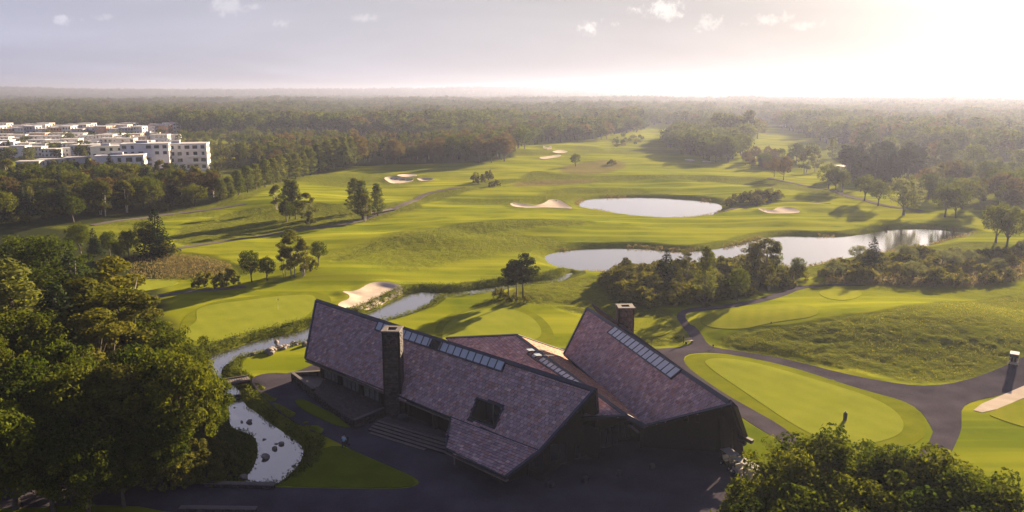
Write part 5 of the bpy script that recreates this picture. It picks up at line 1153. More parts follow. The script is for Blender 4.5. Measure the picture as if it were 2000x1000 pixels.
# --- the great forest: nearest trees one by one, the rest one mass of real trees
FOR = [
 ([(-700,262),(-300,262),(0,254),(120,252),(330,252),(350,262),(430,262),(520,258),(640,262),(760,270),(860,276),(960,268),(1060,264),(1180,268),(1210,262),(1252,258),(1262,246),(1300,243),(1330,250),(1380,262),(1450,285),(1490,268),(1470,252),(1392,246),(1400,236),(1500,240),(1560,262),(1650,300),(1900,330),(2600,345),(2700,250),(2700,212),(2200,203),(1400,200),(1000,197),(400,197),(-200,197),(-700,200)], 13.5, 1.0),
]
F_far = [(-1200,198),(-200,195.5),(400,195.5),(1000,195.5),(1500,197),(2200,199),(3200,204),(3200,186),(1500,185.2),(-1200,185.2)]
GLADE = [zone(p, 1) for p in GLADE_PX]
fx, fy = inside(FOR[0][0], 200000, 13.5, rg)
r_ = np.hypot(fx, fy); keep = (rg.uniform(0, 1, len(fx)) < np.clip(1400 / r_, .16, 1)) 
for gp in GLADE: keep &= sdf(fx, fy, gp, 5) > 0
keep &= ~((fbm(fx * .35, fy, 420, 2, 123) > .38) & (r_ > 1300))
fx, fy = fx[keep], fy[keep]
lx, ly = inside([(-3600, 3300), (-4600, 7400), (6500, 7400), (4800, 3300), (2600, 2900), (-2000, 2900)], 14000, 44, rg, pix=False)
kb = fbm(lx * .35, ly, 420, 2, 123) < .38; kb |= np.hypot(lx, ly) > 4500; lx, ly = lx[kb], ly[kb]
fx = np.concatenate([fx, lx]); fy = np.concatenate([fy, ly]); r_ = np.hypot(fx, fy)
fz = hland(fx, fy); o_ = np.argsort(r_); fx, fy, fz, r_ = fx[o_], fy[o_], fz[o_], r_[o_]
clear = fbm(fx, fy, 120, 2, 90)
kk = rg.integers(0, 10, len(fx))
for i in range(min(150, len(fx))):
    k = ['broadleaf', 'oak', 'broadleaf', 'autumn', 'oak', 'broadleaf', 'oak', 'birch', 'spruce', 'broadleaf'][kk[i]]
    tree(k, fx[i], fy[i], rg.uniform(14, 20), KN[k].replace('_', ' ') + ' at the near side of the great forest', 'near side of the great forest', 1.05 if k != 'spruce' else 1.6, z=fz[i], lod=3)
def gn_forest(name, X, Y, Z, S, kinds, label):
    n = len(X); me = bpy.data.meshes.new(name); me.vertices.add(n); me.vertices.foreach_set('co', np.stack([X, Y, Z], 1).astype(np.float32).ravel())
    a = me.attributes.new('size', 'FLOAT', 'POINT'); a.data.foreach_set('value', S.astype(np.float32))
    a = me.attributes.new('turn', 'FLOAT', 'POINT'); a.data.foreach_set('value', rg.uniform(0, 6.28, n).astype(np.float32))
    a = me.attributes.new('pick', 'INT', 'POINT'); a.data.foreach_set('value', rg.integers(0, len(kinds), n).astype(np.int32))
    o = link(name, me); tag(o, label, kind='stuff')
    col = bpy.data.collections.new('forest_kinds')
    for i, (k, v, w) in enumerate(kinds):
        p = bpy.data.objects.new('%02d_%s' % (i, KN[k]), joined(k, v)); p.scale = (w, w, 1); col.objects.link(p)
    ng = bpy.data.node_groups.new('forest', 'GeometryNodeTree'); ng.interface.new_socket('Geometry', in_out='INPUT', socket_type='NodeSocketGeometry'); ng.interface.new_socket('Geometry', in_out='OUTPUT', socket_type='NodeSocketGeometry')
    L = ng.links.new; N = ng.nodes.new; gi = N('NodeGroupInput'); go = N('NodeGroupOutput'); m2p = N('GeometryNodeMeshToPoints'); iop = N('GeometryNodeInstanceOnPoints'); ci = N('GeometryNodeCollectionInfo')
    ci.inputs['Collection'].default_value = col; ci.inputs['Separate Children'].default_value = True; ci.transform_space = 'ORIGINAL'
    def attr(nm, t): q = N('GeometryNodeInputNamedAttribute'); q.data_type = t; q.inputs['Name'].default_value = nm; return q.outputs['Attribute']
    L(gi.outputs[0], m2p.inputs['Mesh']); L(m2p.outputs[0], iop.inputs['Points']); L(ci.outputs[0], iop.inputs['Instance']); iop.inputs['Pick Instance'].default_value = True
    L(attr('pick', 'INT'), iop.inputs['Instance Index']); cx = N('ShaderNodeCombineXYZ'); L(attr('turn', 'FLOAT'), cx.inputs[2]); L(cx.outputs[0], iop.inputs['Rotation'])
    sx = N('ShaderNodeCombineXYZ'); sa = attr('size', 'FLOAT')
    for i in range(3): L(sa, sx.inputs[i])
    L(sx.outputs[0], iop.inputs['Scale']); L(iop.outputs[0], go.inputs[0])
    md = o.modifiers.new('forest', 'NODES'); md.node_group = ng; return o
i0 = min(150, len(fx)); far = r_[i0:]
grow = np.clip(np.sqrt(far / 1300), 1, 2.6) * np.where(far > 2900, 1.15, 1)
hh = rg.uniform(12, 21, len(far)) * (1 + .35 * clear[i0:]) * grow ** .5
gn_forest('far_forest', fx[i0:], fy[i0:], fz[i0:], hh, [('broadleaf', 0, 1.3), ('oak', 1, 1.2), ('broadleaf', 2, 1.3), ('broadleaf', 3, 1.4), ('oak', 3, 1.2), ('broadleaf', 1, 1.25), ('spruce', 0, 1.8), ('oak', 0, 1.25), ('birch', 2, 1.9), ('autumn', 2, 1.2)], 'great forest stretching to the hazy horizon')
print('trees', NT[0], 'forest', len(far))

r3 = random.Random(12)
for i in range(95):
    u = r3.uniform(-60, 410); v = r3.choice([269, 272, 278, 285, 292, 300, 309, 314]) + r3.uniform(-2, 2) - u * .006
    if 195 < u < 400 and v > 283: continue
    p_ = ground_px(u, v); k = r3.choice(['oak', 'poplar', 'shrub', 'broadleaf']); tree(k, p_[0], p_[1], r3.uniform(5, 9.5) if k != 'shrub' else 4, KN[k].replace('_', ' ') + ' standing between the white row houses', 'small trees between the houses', 1.3, lod=3)
for i in range(46):
    u = -60 + i * 9.2 + r3.uniform(-3, 3); p_ = ground_px(u, 275 - (i > 30) * 1.5 + r3.uniform(-1, 1)); k = r3.choice(['oak', 'broadleaf', 'oak', 'spruce']); tree(k, p_[0], p_[1], r3.uniform(5, 8.5), KN[k].replace('_', ' ') + ' in the dark belt between the long terraces and the white row houses', 'dark tree belt between the terraces', 1.5, lod=3)
# ---------------------------------------------------------------- housing
M_white = mat('white_render', (.72, .69, .70), .8, .12, .8)
M_orange = mat('brick_render', (.58, .32, .21), .85, .2, 1.2)
M_blk = mat('grey_panel', (.34, .35, .42), .7, .2, 1)
M_roofw = mat('flat_roof', (.46, .44, .45), .9, .15, .5)
M_win = mat('dark_window', (.03, .035, .05), .15, .2, 2, spec=.9)
def block(name, x, y, rz, w, d, h, m, label, group=None, floors=4, bays=6, detail=True, gf=0.0, cat='building'):
    """flat-roofed block; local x along the front, front faces -y"""
    e = empty(name, (x, y, hz(x, y) if y < 2000 else 0), rz); tag(e, label, cat, group)
    mb = MB(); mb.box(-w / 2, -d / 2, -1.5, w / 2, d / 2, h); mb.obj('wall', m, e)
    rf = MB(); rf.box(-w / 2 - .25, -d / 2 - .25, h, w / 2 + .25, d / 2 + .25, h + .35); rf.obj('roof', M_roofw, e)
    if w > 16 or detail:
        pl = MB(); pl.box(-w * .2, -1.5, h + .35, w * .05, 1.5, h + 1.6); pl.obj('roof_plant', M_blk, e)
    fh = h / floors
    wins = []
    for f in range(floors):
        for b in range(bays):
            ww = w / bays * random.choice((.34, .5, .62)); cx = -w / 2 + w * (b + .5) / bays; z0 = f * fh + fh * .28; z1 = f * fh + fh * .80
            if random.random() < .78: wins.append(('f', cx, ww, z0, z1))
        for b in range(max(2, int(d / 4))): 
            nb = max(2, int(d / 4)); wins.append(('r', -d / 2 + d * (b + .5) / nb, d / nb * .5, f * fh + fh * .28, f * fh + fh * .80))
    if detail:
        for s, c, ww, z0, z1 in wins:
            q = MB(); p = MB()
            if s == 'f':
                for (a0, a1, b0, b1) in ((c - ww / 2, c + ww / 2, z0, z0 + .1), (c - ww / 2, c + ww / 2, z1 - .1, z1), (c - ww / 2, c - ww / 2 + .1, z0 + .1, z1 - .1), (c + ww / 2 - .1, c + ww / 2, z0 + .1, z1 - .1)): q.box(a0, -d / 2 - .10, b0, a1, -d / 2 + .02, b1)
                p.box(c - ww / 2 + .1, -d / 2 - .04, z0 + .1, c + ww / 2 - .1, -d / 2 + .015, z1 - .1)
            else:
                for sgn in (1, -1):
                    X = sgn * w / 2
                    x0, x1 = (X - .02, X + .10) if sgn > 0 else (X - .10, X + .02); px0, px1 = (X - .015, X + .04) if sgn > 0 else (X - .04, X + .015)
                    for (a0, a1, b0, b1) in ((c - ww / 2, c + ww / 2, z0, z0 + .1), (c - ww / 2, c + ww / 2, z1 - .1, z1), (c - ww / 2, c - ww / 2 + .1, z0 + .1, z1 - .1), (c + ww / 2 - .1, c + ww / 2, z0 + .1, z1 - .1)): q.box(x0, a0, b0, x1, a1, b1)
                    p.box(px0, c - ww / 2 + .1, z0 + .1, px1, c + ww / 2 - .1, z1 - .1)
            f = q.obj('window', M_frame, e); p.obj('pane', M_win, f)
    else:
        p = MB()
        for s, c, ww, z0, z1 in wins:
            if s == 'f': p.box(c - ww / 2, -d / 2 - .06, z0, c + ww / 2, -d / 2 + .02, z1)
            else: p.box(w / 2 - .02, c - ww / 2, z0, w / 2 + .06, c + ww / 2, z1)
        tag(p.obj('window', M_win, e), kind='stuff')
    return e
def balcony(e, x0, x1, y, z, dep=1.5):
    b = MB(); b.box(x0, y - dep, z, x1, y - .12, z + .18); b.box(x0, y - dep, z + .18, x1, y - dep + .08, z + 1.05); b.box(x0, y - dep + .08, z + .18, x0 + .08, y - .12, z + 1.05); b.obj('balcony', M_white, e)
def atpx(u, v): g = ground_px(u, v); return g[0], g[1]
x, y = atpx(241, 350); b = block('apartment_building', x, y, math.radians(18), 22, 13, 12, M_white, 'white flat-roofed block nearest of the three, half behind trees', None, 3, 5)
x, y = atpx(290, 338); b = block('apartment_building', x, y, math.radians(18), 23, 13, 15.5, M_white, 'tallest white block between its two neighbours', None, 5, 6)
x, y = atpx(350, 330); b = block('apartment_building', x, y, math.radians(14), 32, 14, 14.0, M_white, 'long white block at the right with balconies facing the course', None, 4, 8)
for f in (1, 2, 3):
    balcony(b, -13, -9, -7, f * 3.5); balcony(b, 6, 14.2, -7, f * 3.5)
x, y = atpx(215, 318); block('apartment_building', x, y, math.radians(18), 18, 12, 10, M_white, 'low white wing behind the nearest block', None, 3, 4)
rr_ = random.Random(3)
for r, (v, u0, u1, hgt, n) in enumerate([(306, -60, 205, 6.5, 9), (297, -60, 250, 6.5, 10), (289, -80, 300, 6.2, 11), (282, -80, 330, 6.2, 12), (276, -90, 350, 6.0, 12)]):
    for k in range(n):
        u = u0 + (u1 - u0) * (k + .5) / n + rr_.uniform(-3, 3); vv = v + (u - 100) * .022 * -1 * .4 + rr_.uniform(-1, 1); x, y = atpx(u, vv); wd = (u1 - u0) / n / FPX * y * 1.02
        block('row_house', x, y, math.radians(6), wd * .93, 9, hgt * rr_.choice((.8, 1, 1, 1.15)), M_white if rr_.random() > .15 else M_orange, 'white cube-like row house, one of the terraces left of the flats', 'white row houses', 2, 4, detail=False, cat='house')
for r, (v, u0, u1) in enumerate([(270, -60, 285), (265, -60, 335), (261, -60, 350)]):
    n = 15
    for k in range(n):
        u = u0 + (u1 - u0) * (k + .5) / n; x, y = atpx(u, v - (k % 3) * .3); wd = (u1 - u0) / n / FPX * y * .96
        m = [M_white, M_orange, M_white, M_blk][(k * 7 + r * 3) % 4]
        block('terrace_block', x, y, 0, wd, 11, 8.5 + (k % 3), m, 'orange, grey or white block in the long terraces by the forest', 'long terraces by the forest', 3, 4, detail=False)
for u, v, w, lab in [(100, 322, 14, 'low grey shed left of the nearest white block'), (60, 326, 12, 'low flat shed among the trees at the far left'), (150, 318, 12, 'low pale shed by the row houses')]:
    x, y = atpx(u, v); block('shed', x, y, math.radians(10), w, 8, 3.2, M_blk, lab, None, 1, 3, detail=False, cat='shed')
for u, v, w, h, lab in [(1583, 209, 60, 7, 'long pale hall far off in the hazy right distance'), (1475, 225, 24, 8, 'small pale farmhouse in the hazy right distance'), (1860, 214, 40, 7, 'pale building at the far right in the haze'), (1655, 336, 9, 3, 'pale low building behind the hazy oaks')]:
    x, y = atpx(u, v); block('distant_building', x, y, .1, w, 12, h, M_white, lab, None, 1, 4, detail=False)
# hut with a dark pitched roof among the reddish trees
x, y = atpx(1512, 326); h = tag(empty('hut', (x, y, hz(x, y)), .2), 'dark roofed hut among trees in the right distance', 'hut')
MB().box(-8, -4, -1, 8, 4, 3).obj('wall', M_timber, h); rf = MB(); rf.add([(-8.6, -4.8, 2.8), (8.6, -4.8, 2.8), (8.6, 0, 6), (-8.6, 0, 6), (-8.6, 4.8, 2.8), (8.6, 4.8, 2.8)], [(0, 1, 2, 3), (3, 2, 5, 4), (0, 3, 4), (1, 5, 2), (0, 4, 5, 1)]); rf.obj('roof', M_deck, h)
MB().box(-2, -4.08, .2, 2, -3.9, 2.4).obj('door', M_win, h)

# ---------------------------------------------------------------- walls, bridges, rocks
def low_wall(p, q, z0, z1, lab, th=.5, name='road_wall'):
    w = tag(empty(name, (0, 0, 0)), lab, 'wall'); stone_wall('wall_body', w, p, q, z0, z1, th, .22, 60); cp = MB(); d = (np.array(q) - np.array(p)); d = d / np.linalg.norm(d) * .1
    cp.beam((p[0] - d[0], p[1] - d[1], z1 + .05), (q[0] + d[0], q[1] + d[1], z1 + .05), th + .14, .1); cp.obj('coping', M_cap, w)
low_wall(G(402, 950, 0), G(536, 954, 0), -1.5, .45, 'low stone wall holding the stream end beside the road')
low_wall(G(354, 999, 0), G(500, 1001, 0), -1.2, .45, 'low stone parapet across the road at the bottom edge')
def footbridge(p, q, w, z, lab, rails=True):
    e = tag(empty('footbridge', (0, 0, 0)), lab, 'bridge'); p = Vector(p); q = Vector(q); d = (q - p).normalized(); n = Vector((-d.y, d.x, 0)); L_ = (q - p).length
    k = int(L_ / .34); base = None
    for i in range(k):
        c = p + d * (L_ * (i + .5) / k); mb = MB(); mb.beam(c - n * w / 2 + Vector((0, 0, z)), c + n * w / 2 + Vector((0, 0, z)), .29, .07); mb.obj('plank', M_ltimber, e)
    for s in (-1, 1):
        a = p + n * s * (w / 2 - .2); b = q + n * s * (w / 2 - .2); MB().beam(a + Vector((0, 0, z - .2)), b + Vector((0, 0, z - .2)), .2, .3).obj('beam', M_timber, e)
        a = p + n * s * (w / 2 - .06); b = q + n * s * (w / 2 - .06); MB().beam(a + Vector((0, 0, z + .12)), b + Vector((0, 0, z + .12)), .14, .16).obj('kerb', M_ltimber, e)
    for t in (.12, .88):
        for s in (-1, 1): c = p.lerp(q, t) + n * s * (w / 2 - .3); MB().beam(c + Vector((0, 0, -1.6)), c + Vector((0, 0, z - .3)), .25, .25, d).obj('pile', M_timber, e)
footbridge(G(425, 752, .2), G(487, 742, .2), 2.2, .25, 'pale timber footbridge over the stream by the left wood')
g0_ = land_px(722, 421); g1_ = land_px(768, 410); footbridge((g0_[0], g0_[1], 0), (g1_[0], g1_[1], 0), 2.4, max(g0_[2], g1_[2]) + .35, 'small pale footbridge behind the lone slender tree')
M_rock = mat('boulder', (.24, .20, .18), .9, .45, 2.5, bump=.05)
rk = random.Random(9)
def rock_mesh(s):
    bm = bmesh.new(); bmesh.ops.create_icosphere(bm, subdivisions=2, radius=1); r = random.Random(s); ax = [Vector((r.uniform(-1, 1), r.uniform(-1, 1), r.uniform(-1, 1))).normalized() for _ in range(7)]; dd_ = [r.uniform(.62, .9) for _ in ax]
    for v in bm.verts:
        for a, d in zip(ax, dd_):
            e = v.co.dot(a)
            if e > d: v.co -= a * (e - d)
        v.co.z *= .7
    me = bpy.data.meshes.new('rock'); bm.to_mesh(me); bm.free(); me.materials.append(M_rock); return me
RM = [rock_mesh(i) for i in range(6)]
def rock(u, v, s, lab, grp='boulders along the stream', z=None):
    g = G(u, v, -.6); zz = max(hz(g[0], g[1]), -1.08) if z is None else z
    o = bpy.data.objects.new('boulder', rk.choice(RM)); COL.objects.link(o); o.location = (g[0], g[1], zz + s * .32); o.scale = (s, s * rk.uniform(.7, 1.1), s * rk.uniform(.7, 1)); o.rotation_euler = (rk.uniform(-.3, .3), rk.uniform(-.3, .3), rk.uniform(0, 6.3)); tag(o, lab, 'boulder', grp)
rock(525, 696, .95, 'largest pale boulder at the stream edge below the left roof', None); rock(495, 697, .7, 'squarish boulder left of the largest pale one', None); rock(596, 682, .8, 'pale upright boulder next to the roof corner', None); rock(540, 664, .6, 'rounded boulder standing in the stream above the rock bar', None)
for i in range(46):
    t = rk.random(); rock(520 + 60 * t + rk.uniform(-8, 8), 694 - 24 * t + rk.uniform(-8, 8), rk.uniform(.35, .85), 'boulder in the rock bar across the stream by the left roof')
for i in range(26):
    k = rk.choice([(446, 708, 470, 700), (445, 772, 462, 800), (505, 852, 552, 862), (566, 905, 588, 900), (845, 574, 895, 578), (1050, 556, 1090, 552), (430, 745, 445, 765), (640, 650, 700, 632)]); t = rk.random()
    rock(k[0] + (k[2] - k[0]) * t + rk.uniform(-4, 4), k[1] + (k[3] - k[1]) * t + rk.uniform(-3, 3), rk.uniform(.15, .34), 'small stone along the edge of the stream', 'small stones along the stream')
for u, v, s, lab in ((486, 819, .45, 'brown boulder lying in the stream pool by its left bank'), (472, 819, .25, 'small stone left of the brown boulder in the pool'), (536, 871, .4, 'pale boulder in the lower pool'), (518, 888, .55, 'double-humped boulder in the lowest pool'), (476, 927, .5, 'light boulder at the left corner of the stream end wall'), (549, 862, .4, 'reddish stone on the rock sill across the lower pool')): rock(u, v, s, lab, None, -1.0)

# ---------------------------------------------------------------- waterside plants (uncountable)
def plants(name, m, X, Y, hgt, n_each, spread, label, ls=.16, up=1.6):
    rng = np.random.default_rng(44); n = len(X) * n_each; Z = hland(X, Y); P = np.repeat(np.stack([X, Y, Z], 1), n_each, 0); hh_ = np.repeat(hgt, n_each)
    P = P + rng.normal(size=(n, 3)) * np.array([spread, spread, 0]); P[:, 2] += rng.uniform(0, 1, n) * hh_
    nr = rng.normal(size=(n, 3)); nr[:, 2] *= .5; nr /= np.linalg.norm(nr, axis=1)[:, None]; t = rng.normal(size=(n, 3)) * .5 + np.array([0, 0, up * .5]); t -= nr * np.sum(t * nr, 1)[:, None]; t /= np.linalg.norm(t, axis=1)[:, None]; b = np.cross(nr, t)
    s = ls * rng.uniform(.6, 1.4, n)[:, None]; V = np.stack([P - t * s, P - b * s * .45, P + t * s, P + b * s * .45], 1).reshape(-1, 3)
    me = mesh_np(name, V, np.arange(n * 4).reshape(-1, 4)); c = np.stack([rng.uniform(0, 1, n), rng.uniform(0, 1, n), np.zeros(n)], 1); vcol(me, 'tint', np.repeat(c, 4, 0)); tag(link(name, me, m), label, kind='stuff')
def along(poly, dist, step, rng, keep=None):
    R_ = resample(poly, step); Q = offset_poly(R_, 0.0); T = np.roll(R_, -1, 0) - np.roll(R_, 1, 0); T /= np.linalg.norm(T, axis=1)[:, None] + 1e-9
    A = .5 * np.sum(poly[:, 0] * np.roll(poly[:, 1], -1) - np.roll(poly[:, 0], -1) * poly[:, 1]); Nn = np.stack([T[:, 1], -T[:, 0]], 1) * (1 if A > 0 else -1)
    return R_ + Nn * rng.uniform(dist[0], dist[1], len(R_))[:, None]
rp = np.random.default_rng(8)
pts = np.vstack([along(WPOLY['stream'], (.1, 2.6), .28, rp) for _ in range(6)]); clump = fbm(pts[:, 0], pts[:, 1], 3.5, 2, 14); sa_ = sdf(pts[:, 0], pts[:, 1], APOLY, 5); pts = pts[(clump > -.35) & (sa_ > .5)]
LEAF['bank'] = leaf_mat('leaf_bank', (.045, .065, .014), (.125, .13, .032), (1.4, 1.4, .6)); LEAF['reed'] = leaf_mat('leaf_reed', (.12, .10, .045), (.20, .165, .085), (1.3, 1.2, .8))
plants('bank_plants', LEAF['bank'], pts[:, 0], pts[:, 1], rp.uniform(.25, .95, len(pts)), 7, .22, 'low plants and weeds crowding both banks of the stream', .12)
pts = np.vstack([along(WPOLY['pond'], (-.3, 1.3), .5, rp) for _ in range(2)] + [along(WPOLY['long_pond'], (-.3, 1.2), .5, rp) for _ in range(2)]); pts = pts[fbm(pts[:, 0], pts[:, 1], 9, 2, 15) > .0]
plants('reeds', LEAF['reed'], pts[:, 0], pts[:, 1], rp.uniform(.3, .9, len(pts)), 6, .2, 'thin reeds and rank grass at the pond edges', .2, 3)
gx, gy = inside([(250,506),(330,496),(400,503),(455,520),(440,538),(380,545),(255,545)], 5000, .8, rp); plants('rank_grass', LEAF['reed'], gx, gy, rp.uniform(.3, 1.0, len(gx)), 5, .3, 'brownish rank grass in the hollow by the small tee', .2, 3)
gx, gy = inside([(1600,556),(1740,558),(1900,560),(1985,552),(1960,545),(1800,548),(1620,546)], 5000, .8, rp); plants('reed_bed', LEAF['reed'], gx, gy, rp.uniform(.6, 1.9, len(gx)), 9, .3, 'pale reed fringe along the front of the right-hand thicket', .2, 3)
gx, gy = inside([(1900,556),(1990,545),(2040,520),(2000,490),(1940,500),(1905,530)], 5000, 1.0, rp); plants('reed_bed', LEAF['reed'], gx, gy, rp.uniform(.6, 2.0, len(gx)), 12, .35, 'pinkish brown reeds at the right end of the thicket', .22, 3)
# tufts in the long grass of the rough hill and meadow behind the roofs
def tufts(poly, sp, lab, m, hh_, seed):
    r_2 = np.random.default_rng(seed); gx, gy = inside(poly, 14000, sp, r_2); k = fbm(gx, gy, 4.5, 3, seed) > -.35; s_ = sdf(gx, gy, APOLY, 4); k &= s_ > .6; gx, gy = gx[k], gy[k]; plants('long_grass', m, gx, gy, r_2.uniform(.05, hh_, len(gx)), 3, .35, lab, .085, 1.5)
LEAF['grass'] = leaf_mat('leaf_grass', (.10, .115, .014), (.24, .22, .040), (1.4, 1.4, .6))
tufts([(1400,664),(1500,642),(1620,628),(1760,602),(1900,590),(2050,570),(2050,690),(1990,708),(1900,740),(1820,748),(1740,740),(1640,718),(1540,698),(1440,682)], .5, 'long tussocky grass on the rough hill right of the clubhouse', LEAF['grass'], .16, 71)
tufts([(900,598),(960,585),(1020,556),(1110,548),(1180,545),(1220,592),(1300,606),(1320,640),(1350,670),(1240,676),(1180,660),(1120,610),(1060,596),(980,596)], .7, 'long yellow-green grass in the meadow behind the roofs', LEAF['grass'], .2, 72)

# ---------------------------------------------------------------- small things
M_black = mat('black_paint', (.015, .015, .018), .5, .2, 4); M_cream = mat('cream_plastic', (.26, .24, .22), .85, .08, 3); M_tyre = mat('tyre_rubber', (.02, .02, .02), .9, .2, 6); M_rim = mat('wheel_rim', (.5, .5, .52), .35, .1, 5, metal=.6); M_seat = mat('beige_vinyl', (.35, .30, .24), .6, .1, 5); M_wind = mat('screen_plastic', (.10, .12, .12), .1, .1, 3, spec=.9)
def golf_cart(x, y, rz, lab, body=None, grp=None):
    z = hz(x, y) + .04; e = tag(empty('golf_cart', (x, y, z), rz), lab, 'golf cart', grp); body = body or M_cream
    b = MB(); b.prism([(-.55, -1.15, .30), (-.55, 1.15, .30), (-.55, 1.18, .62), (-.55, .75, .82), (-.55, .55, .42), (-.55, -.1, .42), (-.55, -.15, .66), (-.55, -1.15, .70)], (1.1, 0, 0)); b.obj('body', body, e)
    MB().box(-.5, -.55, .66, .5, -.12, .80).obj('seat', M_seat, e); MB().prism([(-.5, -.62, .78), (-.5, -.52, .78), (-.5, -.60, 1.22), (-.5, -.70, 1.22)], (1.0, 0, 0)).obj('backrest', M_seat, e)
    r = MB(); r.prism([(-.60, -1.05, 1.80), (-.60, -.9, 1.87), (-.60, .8, 1.87), (-.60, .95, 1.80), (-.60, .9, 1.77), (-.60, -1.0, 1.77)], (1.2, 0, 0)); r.obj('roof', M_cream, e)
    for sx in (-1, 1):
        MB().beam((sx * .52, .72, .8), (sx * .52, .55, 1.78), .04, .04, (1, 0, 0)).obj('roof_strut', M_black, e); MB().beam((sx * .52, -.78, .7), (sx * .52, -.72, 1.78), .04, .04, (1, 0, 0)).obj('roof_strut', M_black, e)
        for yy in (.78, -.75):
            w = MB(); w.tube([(sx * .42, yy, .23), (sx * .60, yy, .23)], .23, 14); wo = w.obj('wheel', M_tyre, e); h_ = MB(); h_.tube([(sx * .55, yy, .23), (sx * .612, yy, .23)], .12, 10); h_.obj('rim', M_rim, wo)
    MB().prism([(-.5, .73, .84), (.5, .73, .84), (.5, .58, 1.68), (-.5, .58, 1.68)], (0, .015, 0)).obj('windscreen', M_wind, e)
    MB().tube([(.25, .5, .7), (.25, .22, 1.02)], .02, 6).obj('steering_column', M_black, e); s_ = MB(); s_.tube([(.25 + .16 * math.cos(t), .20 + .05 * math.sin(t), 1.03 + .15 * math.sin(t)) for t in [i * PI / 5 for i in range(11)]], .015, 5, False); s_.obj('steering_wheel', M_black, e)
    bg = MB(); bg.tube([(-.22, -1.0, .55), (-.22, -1.12, 1.35)], [.13, .15], 8); bg.tube([(.22, -1.0, .55), (.22, -1.12, 1.35)], [.13, .15], 8); bg.obj('bag_holder', M_black, e)
    return e
for u, v, a, lab, body in [(1424, 912, 200, 'golf cart with pale roof in shade by the timber piers', M_black), (1450, 930, 205, 'white golf cart in the middle of the parked three', M_cream), (1474, 942, 205, 'golf cart half hidden by leaves nearest the trees', M_cream)]:
    p = G(u, v, 0); golf_cart(p[0], p[1], math.radians(a), lab, body)
p = G(1979, 718, 0); p = land_px(1979, 712); golf_cart(p[0], p[1], math.radians(-35), 'lone golf cart standing on the cart path at the right edge')
M_skin = mat('skin', (.45, .27, .19), .6, .1, 6); M_shirt = mat('blue_white_jacket', (.30, .45, .62), .7, .4, 9); M_trou = mat('dark_trousers', (.02, .02, .03), .8, .2, 6); M_hair = mat('dark_cap', (.02, .02, .025), .8, .2, 8)
def person(x, y, rz, lab, shirt, hold=True):
    e = tag(empty('person', (x, y, hz(x, y) + .05), rz), lab, 'person')
    J = {'pel': (0, 0, .95, .15, .12), 'wai': (0, .0, 1.10, .135, .11), 'che': (0, .03, 1.32, .17, .12), 'nek': (0, .05, 1.50, .06, .06), 'hd0': (0, .07, 1.60, .085, .09), 'hd1': (0, .08, 1.72, .08, .09)}
    for s, t in ((-1, 'l'), (1, 'r')):
        J.update({t + 'hip': (s * .10, 0, .90, .10, .10), t + 'kn': (s * .11, .12 * s, .50, .065, .065), t + 'an': (s * .11, .02 + .18 * s, .10, .045, .045), t + 'to': (s * .12, .16 + .18 * s, .04, .04, .035),
                  t + 'sh': (s * .19, .03, 1.42, .065, .065), t + 'el': (s * .27, .05, 1.16, .045, .045), t + 'wr': (s * .22, .26, 1.02, .03, .03), t + 'ha': (s * .20, .34, 1.0, .035, .025)})
    names = list(J); E = [('pel', 'wai'), ('wai', 'che'), ('che', 'nek'), ('nek', 'hd0'), ('hd0', 'hd1')]
    for t in 'lr': E += [('pel', t + 'hip'), (t + 'hip', t + 'kn'), (t + 'kn', t + 'an'), (t + 'an', t + 'to'), ('che', t + 'sh'), (t + 'sh', t + 'el'), (t + 'el', t + 'wr'), (t + 'wr', t + 'ha')]
    me = bpy.data.meshes.new('body'); me.from_pydata([J[n][:3] for n in names], [(names.index(a), names.index(b)) for a, b in E], [])
    o = link('body', me, M_skin, e); o.modifiers.new('skin', 'SKIN'); o.modifiers.new('sub', 'SUBSURF').levels = 1; o.modifiers['sub'].render_levels = 1
    if not me.skin_vertices: me.attributes
    for n, sv in zip(names, me.skin_vertices[0].data): sv.radius = J[n][3:5]; sv.use_root = (n == 'pel')
    b = MB(); b.tube([(0, 0, .92), (0, .01, 1.1), (0, .03, 1.3), (0, .04, 1.46)], [.19, .17, .205, .11], 12); 
    for s in (-1, 1): b.tube([(s * .17, .03, 1.42), (s * .27, .05, 1.16), (s * .225, .24, 1.03)], [.085, .062, .045], 8)
    b.obj('jacket', shirt, e, True); t_ = MB()
    for s in (-1, 1): t_.tube([(s * .09, 0, .97), (s * .11, .12 * s, .50), (s * .11, .02 + .18 * s, .10)], [.125, .085, .07], 8)
    t_.obj('trousers', M_trou, e, True); h_ = MB(); h_.sphere((0, .07, 1.70), .105, (1, 1.1, .8), 12, 8); h_.obj('cap', M_hair, e, True)
    return e
p = G(672, 876, 0); person(p[0], p[1], math.radians(-20), 'person in blue and white top walking up the lane past the lawn', M_shirt)
t_ = tag(empty('golf_trolley', (p[0] + .15, p[1] + .75, .03), math.radians(-20)), 'dark golf trolley with bag pushed by the walker', 'trolley')
q = MB(); q.tube([(0, 0, .2), (0, .35, .95)], [.13, .16], 10); q.obj('bag', M_black, t_); q = MB(); q.tube([(-.2, -.28, 1.0), (.2, -.28, 1.0)], .02, 6); q.tube([(0, -.28, 1.0), (0, .2, .4)], .02, 6); q.obj('handle', M_frame, t_)
for s in (-1, 1): q = MB(); q.tube([(s * .28, .05, .16), (s * .34, .05, .16)], .16, 12); q.obj('wheel', M_tyre, t_)
p = land_px(1650, 822); po = tag(empty('ball_bin', (p[0], p[1], p[2] + .1)), 'dark upright post on the practice green above the tree tops', 'post'); q = MB(); q.tube([(0, 0, 0), (0, 0, .85), (0, 0, 1.0), (0, 0, 1.12)], [.22, .26, .22, .10], 12); q.obj('post_body', M_black, po); q = MB(); q.tube([(0, 0, 1.1), (0, 0, 1.25)], .07, 8); q.obj('post_top', M_frame, po)
